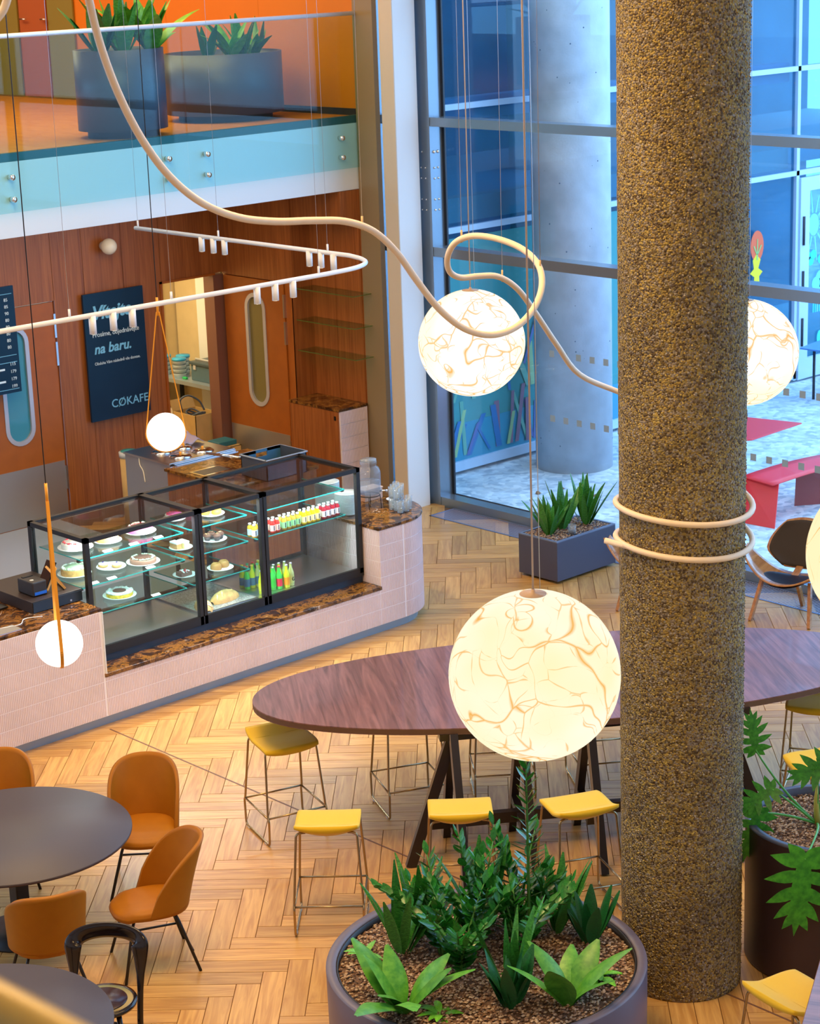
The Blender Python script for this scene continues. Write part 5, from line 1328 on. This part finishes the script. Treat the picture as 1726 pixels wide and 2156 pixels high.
# ------------------------------------------------------------------ planters and plants
zz = leafmat('zz_leaf', (.008, .12, .016), (.03, .25, .03), .24)
snake = leafmat('snake_leaf', (.02, .16, .03), (.08, .36, .06), .32, band=26)
broad = leafmat('broad_leaf', (.06, .30, .035), (.15, .46, .06), .4)
limeleaf = leafmat('lime_leaf', (.10, .42, .03), (.20, .62, .05), .4)
darksn = leafmat('dark_snake_leaf', (.008, .09, .035), (.02, .19, .05), .4, band=30)
stemm = flat('green_stem', (.07, .24, .04), .5)
def leaf_mesh(name, m, L_=1, W_=.3, bend=.25, fold=.15, n=7, shape=1.0, twist=0):
    """blade along +z, opening toward +x"""
    vs, fs = [], []
    for i in range(n+1):
        t = i/n; w_ = W_*(math.sin(PI*min(.999, (t**shape)*.93+.035)))**.9
        x = bend*t*t; z = L_*math.sin(min(1.4, t*1.0))*(1-.10*bend*t) if bend > .5 else L_*t*(1-.12*abs(bend)*t)
        a = twist*t
        for s_ in (-1, 0, 1):
            y = s_*w_/2; xo = fold*w_*abs(s_)
            vs.append((x+xo*math.cos(a)-y*math.sin(a), y*math.cos(a)+xo*math.sin(a), z))
    for i in range(n):
        for s_ in (0, 1):
            a = i*3+s_; fs.append((a, a+1, a+4, a+3))
    me = bpy.data.meshes.new(name); me.from_pydata(vs, [], fs); me.polygons.foreach_set('use_smooth', [True]*len(fs)); me.materials.append(m); return me
LM = {'zz': [leaf_mesh('leaflet', zz, 1, .46, b_, .10, 6) for b_ in (.1, .25)],
      'snake': [leaf_mesh('blade', snake, 1, w_, b_, .18, 9, .8, tw) for w_, b_, tw in ((.13, .10, .3), (.11, .22, -.4), (.16, .05, .5))],
      'dark': [leaf_mesh('blade', darksn, 1, w_, b_, .15, 9, .8, tw) for w_, b_, tw in ((.24, .08, .5), (.20, .18, -.4))],
      'broad': [leaf_mesh('leaf', broad, 1, w_, b_, .16, 9, .95, tw) for w_, b_, tw in ((.30, .28, .2), (.26, .50, -.2))],
      'lime': [leaf_mesh('leaf', limeleaf, 1, w_, b_, .12, 6, 1.1, tw) for w_, b_, tw in ((.42, .75, .1), (.38, .95, -.1))]}
def leafobj(name, kind, parent, p, az, tilt, size, rnd_, wx=1, world=None):
    o = bpy.data.objects.new(name, rnd_.choice(LM[kind])); COL.objects.link(o); o.parent = parent
    o.location = Vector(p)-parent.location
    o.rotation_euler = (Matrix.Rotation(az, 3, 'Z') @ Matrix.Rotation(tilt, 3, 'Y')).to_euler(); o.scale = (size*wx, size*wx, size)
    return o
def blades(kind, nm, label, x, y, z, n, size, spread, seed, name='snake_plant', wx=1, cat='plant', tilt0=.02):
    t = thing(name, label, cat, (x, y, z)); q = random.Random(seed)
    for k in range(n):
        a = 2*PI*k/n+q.uniform(-.5, .5); f = q.uniform(0, 1)
        leafobj(nm, kind, t, (x+.035*math.cos(a)*f, y+.035*math.sin(a)*f, z-.01), a, tilt0+spread*f, size*q.uniform(.65, 1.05), q, wx)
    return t
def zzplant(x, y, z, stems, seed, label):
    """stems: list of (azimuth, lean, length)"""
    t = thing('zz_plant', label, 'plant', (x, y, z)); q = random.Random(seed)
    if seed > 1:
        hmax = max(s_[2] for s_ in stems)
        for k in range(4): stems = stems+[(q.uniform(0, 2*PI), q.uniform(.25, .75), hmax*q.uniform(.55, .85))]
    for az, lean, ln in stems:
        pts = []; d = Vector((math.cos(az), math.sin(az), 0))
        for i in range(9):
            u = i/8; pts.append(Vector((x, y, z-.01))+d*(.02+ln*lean*u**1.6)+Vector((0, 0, ln*u*(1-.10*lean*u))))
        st = MB().tube(pts, [.013-.009*i/8 for i in range(9)], 6).build('stem', stemm, t)
        n = int(ln/.048)
        for k in range(n):
            u = .22+.78*k/n; i = min(7, int(u*8)); f = u*8-i; p = pts[i]*(1-f)+pts[i+1]*f; tn = (pts[i+1]-pts[i]).normalized()
            for s_ in (-1, 1):
                side = Matrix.Rotation(q.uniform(-.7, .7), 3, 'Z') @ Vector((-d.y, d.x, 0))*s_
                dirv = (tn*(.35+.6*u*u)+side*.95+Vector((q.uniform(-1, 1), q.uniform(-1, 1), q.uniform(-1, 1)))*.18).normalized()
                ln2 = .125*(1-.5*abs(u-.5))*q.uniform(.8, 1.1)
                o = bpy.data.objects.new('leaflet', q.choice(LM['zz'])); COL.objects.link(o); o.parent = t
                o.location = p-t.location
                # leaf z axis -> dirv, x axis -> up-ish
                zax = dirv; xax = (Vector((0, 0, 1))-zax*zax.z).normalized(); xax = (xax*math.cos(.3)+zax.cross(xax)*math.sin(.3*s_)).normalized(); yax = zax.cross(xax)
                o.rotation_euler = Matrix((xax, yax, zax)).transposed().to_euler(); o.scale = (ln2, ln2, ln2)
        leafobj('leaflet', 'zz', t, pts[-1], az, .3, .09, q)
    return t
def pebble_bed(name, cx, cy, z, r, n, parent, seed, rect=None):
    q = random.Random(seed); mb = MB()
    for k in range(n):
        if rect: x, y = q.uniform(rect[0], rect[1]), q.uniform(rect[2], rect[3])
        else:
            a = q.uniform(0, 2*PI); rr = r*math.sqrt(q.random()); x, y = cx+rr*math.cos(a), cy+rr*math.sin(a)
        s_ = q.uniform(.006, .012); t_ = q.uniform(0, PI); zz_ = z+q.uniform(-.004, .008)
        mb.add([(x+(a_*math.cos(t_)-b_*math.sin(t_))*s_*1.3, y+(a_*math.sin(t_)+b_*math.cos(t_))*s_, zz_+c_*s_*.7) for a_, b_, c_ in oct_], octf)
    return mb.build(name, gravel, parent, kind='stuff')
bp = thing('round_planter', 'very large low round planter with violet grey rim in the foreground, full of green plants', 'planter', (7.77, 7.87, 0))
MB().lathe([(.935, 0), (.955, .01), (.962, .595), (.960, .60), (.905, .60), (.900, .592), (.898, .46)], (7.77, 7.87, 0), 96).build('pot', planter_m, bp)
MB().lathe([(.896, .54), (.898, .592), (.889, .592), (.887, .54)], (7.77, 7.87, 0), 96, capb=False).build('inner_liner', black, bp)
MB().lathe([(.895, .545), (.001, .552)], (7.77, 7.87, 0), 64, capb=False).build('soil', soil, bp)
pebble_bed('gravel', 7.77, 7.87, .556, .88, 9500, bp, 1)
Z = .556
vdir = math.atan2(7.87, 7.77)
left = vdir+PI/2
zzplant(8.16, 7.88, Z, [(vdir, .05, 1.20), (left+.8, .45, .45), (left-2.2, .5, .42)], 1, 'tallest ZZ plant with one upright stem rising above all others')
zzplant(7.90, 8.06, Z, [(left-.3, .12, .74), (left+.7, .5, .55), (left-1.7, .5, .52), (vdir, .4, .50)], 2, 'glossy ZZ plant in the middle of the large planter')
zzplant(7.70, 8.16, Z, [(left+.3, .7, .58), (left-1.2, .4, .58), (left+1.4, .5, .45), (left-2.6, .6, .42)], 3, 'glossy ZZ plant left of the middle, arching to the left')
zzplant(7.98, 7.80, Z, [(left+2.2, .6, .48), (left+3.0, .65, .50), (left-.4, .4, .62)], 4, 'glossy ZZ plant right of the middle, leaning toward the viewer')
zzplant(7.58, 7.90, Z, [(left+.9, .5, .55), (left+2.2, .55, .5), (left-.5, .3, .62)], 5, 'low ZZ plant in the front half of the large planter')
zzplant(8.30, 8.10, Z, [(left-.9, .35, .62), (left-2.0, .45, .55)], 6, 'ZZ plant at the back right of the large planter')
blades('snake', 'blade', 'tall thin snake plant at the left rear of the large planter', 7.54, 8.36, Z, 13, .62, .42, 11)
blades('snake', 'blade', 'snake plant with slim upright blades at the back left rim', 7.74, 8.42, Z, 10, .52, .32, 12)
blades('snake', 'blade', 'snake plant with upright blades at the back centre rim', 8.10, 8.25, Z, 11, .58, .25, 13)
blades('snake', 'blade', 'snake plant with blades fanning to the right, rear right', 8.38, 7.86, Z, 12, .54, .5, 14)
blades('dark', 'blade', 'dark broad bladed snake plant at the right rim of the large planter', 8.42, 7.62, Z, 12, .40, .38, 15, wx=1.1)
blades('dark', 'blade', 'dark bluish snake plant at the front centre of the large planter', 7.52, 7.42, Z, 13, .40, .38, 16, wx=1.15)
blades('snake', 'blade', 'slim snake plant just behind the dark front one', 7.68, 7.58, Z, 7, .55, .35, 17)
blades('broad', 'leaf', 'pale green broad leaved plant at the front left of the large planter', 7.06, 7.84, Z, 10, .50, .45, 18, 'broad_leaf_plant', 1.35, tilt0=.08)
blades('broad', 'leaf', 'pale green broad leaved plant at the front right of the large planter', 7.77, 7.20, Z, 8, .46, .48, 19, 'broad_leaf_plant', 1.3, tilt0=.08)
blades('lime', 'leaf', 'lime green rosette at the front left edge of the gravel', 7.18, 7.66, Z, 14, .12, 1.0, 20, 'rosette_plant', 1.0, tilt0=.3)
blades('lime', 'leaf', 'lime green rosette near the right rim of the large planter', 8.12, 7.30, Z, 14, .15, 1.0, 21, 'rosette_plant', 1.0, tilt0=.2)
blades('lime', 'leaf', 'small lime rosette at the far left of the large planter', 7.36, 8.50, Z, 10, .12, .9, 22, 'rosette_plant', 1.0, tilt0=.2)
blades('lime', 'leaf', 'small lime rosette in the gravel between the middle plants', 7.80, 7.72, Z, 9, .09, .9, 23, 'rosette_plant', 1.0, tilt0=.3)

rp = thing('round_planter', 'tall dark maroon cylindrical planter with blue grey rim at the right edge', 'planter', (10.15, 7.10, 0))
MB().lathe([(.50, 0), (.535, .01), (.535, .02), (.535, .94), (.537, .955)], (10.15, 7.10, 0), 80).build('pot', planter_dark, rp)
MB().lathe([(.537, .948), (.537, .960), (.490, .960), (.488, .88)], (10.15, 7.10, 0), 80, capb=False).build('rim', planter_blue, rp)
MB().lathe([(.487, .90), (.001, .906)], (10.15, 7.10, 0), 48, capb=False).build('soil', soil, rp)
pebble_bed('gravel', 10.15, 7.10, .912, .48, 3000, rp, 2)
# split-leaf philodendron
phil = leafmat('split_leaf', (.02, .20, .02), (.06, .36, .03), .35)
def lobed():
    """deeply cut leaf: a body along the midrib with rounded fingers on both sides"""
    mb = MB()
    def finger(base_, ang, L_, W_):
        d = Vector((0, math.sin(ang), math.cos(ang))); n2 = Vector((0, math.cos(ang), -math.sin(ang))); vs = []; m = 6
        for i in range(m+1):
            t = i/m; w_ = W_*(.55+.45*math.sin(PI*min(1, t*1.15)))*(1-t**3)**.6+.002; c = Vector((0, 0, base_))+d*L_*t
            for s_ in (-1, 1):
                p = c+n2*w_*s_*.5; vs.append((.16*(p.y*p.y+p.z*p.z*.6)+.03*abs(s_)*0, p.y, p.z))
        mb.add(vs, [(2*i, 2*i+1, 2*i+3, 2*i+2) for i in range(m)], True)
    for s_ in (-1, 1):
        for b_, a_, l_, w_ in ((.02, 2.3, .30, .17), (.06, 1.75, .42, .18), (.20, 1.35, .46, .17), (.38, 1.05, .45, .17), (.54, .80, .38, .15), (.68, .55, .30, .13)):
            finger(b_, s_*a_, l_, w_)
    finger(0, 0, 1.02, .24)
    me = bpy.data.meshes.new('split_leaf'); me.from_pydata(mb.v, [], mb.f); me.materials.append(phil); return me
lob = lobed()
ph = thing('philodendron', 'split-leaf philodendron trailing over the rim of the dark right hand planter', 'plant', (10.16, 7.12, .92))
base = Vector((10.10, 7.16, .915))
vr = math.atan2(7.1, 10.15)
rdir = Vector((math.sin(yaw), -math.cos(yaw), 0)); fdir = Vector((math.cos(yaw), math.sin(yaw), 0))
def petiole(off, tip, leafdir, size, b=base, up_=.75):
    p0 = b; p3 = b+rdir*tip[0]+fdir*tip[1]+Vector((0, 0, tip[2])); p1 = p0+rdir*off[0]+fdir*off[1]+Vector((0, 0, off[2]))
    path = [p0*(1-t)**2+p1*2*t*(1-t)+p3*t*t for t in [i/8 for i in range(9)]]
    MB().tube(path, [.010-.004*i/8 for i in range(9)], 6).build('petiole', flat('petiole_green', (.10, .42, .08), .4) if 'petiole_green' not in bpy.data.materials else bpy.data.materials['petiole_green'], ph)
    o = bpy.data.objects.new('split_leaf', lob); COL.objects.link(o); o.parent = ph
    zax = (rdir*leafdir[0]+fdir*leafdir[1]+Vector((0, 0, leafdir[2]))).normalized(); nrm = (-fdir*.75+Vector((0, 0, up_))); nrm = (nrm-zax*nrm.dot(zax)).normalized(); yax = zax.cross(-nrm)
    o.rotation_euler = Matrix((-nrm, yax, zax)).transposed().to_euler(); o.scale = (size, size, size); o.location = p3-ph.location
petiole((-.25, .0, .25), (-.40, .02, .52), (-.1, 0, .9), .27)
petiole((-.20, -.05, .2), (-.30, -.05, .27), (-.7, -.1, -.35), .27)
petiole((-.25, -.05, .12), (-.40, -.08, .12), (-.25, -.1, -.9), .34, up_=.1)
petiole((-.02, -.25, .10), (-.20, -.62, .05), (-.10, -.06, -.9), .52, up_=.05)
petiole((.05, .05, .30), (.12, .0, .42), (-.85, 0, -.25), .34)
petiole((.02, .05, .2), (.22, .05, .50), (.4, 0, .8), .36)
petiole((.25, .0, .1), (.45, -.1, .30), (.6, 0, .3), .30)
petiole((.0, .0, .2), (.0, .0, .34), (.05, 0, 1), .12)
petiole((.2, -.2, .1), (.28, -.25, .16), (.5, -.3, .2), .20, Vector((10.32, 7.0, .915)))
MB().tube([base, base+Vector((.0, .01, .16)), base+Vector((-.01, 0, .30))], [.022, .016, .004], 8).build('sheath', flat('yellow_sheath', (.55, .50, .10), .5), ph)

wp = thing('trough_planter', 'rectangular slate planter box with snake plants standing by the window', 'planter', (15.3, 14.05, 0))
MB().box(14.79, 15.70, 13.78, 14.33, .03, .45).build('trough', planter_blue, wp, bevel=.003)
MB().box(14.86, 15.62, 13.85, 14.26, 0, .03).build('recessed_base', black, wp)
MB().box(14.79, 15.70, 13.78, 13.81, .45, .462).box(14.79, 15.70, 14.30, 14.33, .45, .462).box(14.79, 14.82, 13.81, 14.30, .45, .462).box(15.67, 15.70, 13.81, 14.30, .45, .462).build('rim', flat('trough_rim', (.16, .22, .36), .35), wp)
pebble_bed('gravel', 0, 0, .453, 0, 1300, wp, 3, (14.83, 15.66, 13.82, 14.29))
for k, (x, y, n, s_, w_) in enumerate(((14.97, 14.06, 15, .52, 'left'), (15.22, 14.10, 15, .55, 'middle'), (15.50, 14.02, 16, .60, 'right'))):
    blades('snake', 'blade', '%s snake plant in the slate trough by the window' % w_, x, y, .45, n, s_, .42, 30+k, wx=1.15)
cu = thing('glass_cup', 'small clear glass left standing in the slate trough planter', 'glass', (15.12, 13.86, .46))
MB().lathe([(.030, 0), (.038, .003), (.044, .10), (.041, .10), (.035, .012), (.001, .010)], (15.12, 13.87, .462), 20).build('cup', glm, cu); MB().lathe([(.034, .012), (.036, .03), (.001, .03)], (15.12, 13.87, .462), 18).build('dark_residue', cm('coffee', (.06, .03, .02), .3), cu)

# upstairs planters
for (x, y, r, zt, lab) in ((12.98, 18.36, .48, 5.48, 'narrower round slate planter behind the balustrade, left one'), (14.90, 19.02, .68, 5.32, 'wider round slate planter behind the balustrade, right one')):
    t = thing('corridor_planter', lab, 'planter', (x, y, 4.562))
    MB().lathe([(r*.8, 0), (r*.8, .07), (r, .08), (r, zt-4.562), (r-.03, zt-4.562), (r-.035, zt-4.562-.1)], (x, y, 4.562), 56).build('pot', planter_blue, t)
    MB().lathe([(r-.04, zt-4.562-.06), (.001, zt-4.562-.055)], (x, y, 4.562), 40, capb=False).build('soil', soil, t)
for k, (x, y, n, s_, kd, w_) in enumerate(((12.75, 18.35, 8, .62, 'dark', 'left in the left'), (12.98, 18.25, 9, .75, 'snake', 'in the middle of the left'), (13.1, 18.45, 6, .6, 'dark', 'at the back of the left'), (14.55, 18.85, 8, .42, 'dark', 'leftmost in the right'), (14.80, 18.75, 9, .46, 'broad', 'second in the right'), (15.02, 18.80, 8, .5, 'snake', 'third in the right'), (15.22, 18.85, 8, .40, 'broad', 'fourth in the right'), (15.38, 19.0, 6, .48, 'snake', 'rightmost in the right'))):
    blades(kd, 'blade' if kd != 'broad' else 'leaf', 'plant growing %s upstairs planter' % w_, x, y, (5.42 if k < 3 else 5.26), n, s_, .45, 50+k, 'potted_plant', 1.3)
blades('broad', 'leaf', 'tall broad leaved plant at the right of the left upstairs planter', 13.28, 18.2, 5.42, 11, .75, .8, 61, 'potted_plant', 1.1)

# ------------------------------------------------------------------ outside furniture
rm = flat('red_coated_steel', (.82, .035, .05), .35)
rt = thing('folded_table', 'pink red folded steel table outside in the yard', 'table', (18.9, 14.6, -.03))
MB().prism([(17.9, 14.75), (18.63, 14.23), (19.66, 14.28), (19.4, 15.4), (18.4, 15.5)], .735, .75).build('top', rm, rt, bevel=.003)
MB().bar((18.45, 14.55, .74), (18.15, 14.15, -.03), .95, .012, (.8, -.6, 0)).build('side_plate', rm, rt)
MB().bar((19.0, 15.2, .74), (19.0, 15.3, -.03), .7, .012, (0, 1, 0)).build('side_plate', rm, rt)
MB().add([(18.25, 14.72, .752), (18.5, 14.5, .752), (18.62, 14.85, .752)], [(0, 1, 2)]).build('leaf_mark', flat('orange_mark', (.85, .12, .03), .5), rt)
rb = thing('folded_bench', 'red folded steel bench outside in the yard', 'bench', (18.4, 13.7, -.03))
MB().grid(lambda u, v: Vector((18.1+1.5*u, 13.98-.42*u*.6-.45*v+.1*u, .45+.03*math.sin(3*u)-.03*v)), 10, 4).build('seat', rm, rb, solid=.012)
MB().add([(18.15, 13.98, .45), (18.20, 13.52, .42), (17.96, 13.39, -.03), (17.92, 13.86, -.03)], [(0, 1, 2, 3)]).build('end_plate', rm, rb, solid=.012)
MB().add([(18.98, 13.85, .44), (19.6, 13.45, .44), (19.6, 13.3, -.03), (18.87, 13.79, -.03)], [(0, 1, 2, 3)]).build('support_plate', flat('dark_red_plate', (.26, .035, .03), .4), rb, solid=.012)
bt2 = thing('blue_table', 'pale blue outdoor table top before the glazed door', 'table', (23.7, 17.0, -.03))
MB().prism([(23.35, 17.02), (23.36, 16.60), (24.5, 16.4), (24.5, 17.2), (23.92, 17.12)], .73, .75).build('top', flat('pale_blue_top', (.10, .26, .62), .4), bt2)
for x, y in ((23.5, 16.7), (24.3, 16.6), (24.3, 17.0), (23.6, 16.95)): MB().tube([(x, y, -.03), (x, y, .73)], .02, 8).build('leg', gasket, bt2)
random.seed(13)
lf = flat('dry_leaf', (.22, .12, .07), .9)
for k in range(14):
    x, y = random.uniform(16.9, 20), random.uniform(13.5, 16.9)
    tag(MB().grid(lambda u, v: Vector((x+.07*(u-.5)*math.cos(k), y+.05*(v-.5), -.022+.03*math.sin(PI*u)*math.sin(2*v))), 3, 3).build('fallen_leaf', lf), 'dry brown leaf lying on the granite setts outside', 'leaf', 'fallen leaves on the setts')

# ------------------------------------------------------------------ near railing, out of focus
nr = thing('gallery_rail', 'blurred brass handrail crossing the bottom left corner close to the viewer', 'railing', (.67, 1.1, 5.7))
ra, rb_ = Vector((.666, 1.234, 5.765)), Vector((.675, 1.093, 5.765)); dd = (rb_-ra).normalized()
MB().tube([ra-dd*1.2, rb_+dd*1.2], .022, 16).build('handrail', flat('brass_rail', (.42, .29, .07), .35, metal=.2), nr)
MB().bar(ra-dd*1.2-Vector((-.02, 0, .12)), rb_+dd*1.2-Vector((-.02, 0, .12)), .012, .18).build('glass_clamp', flat('olive_rail', (.13, .15, .01), .4), nr)
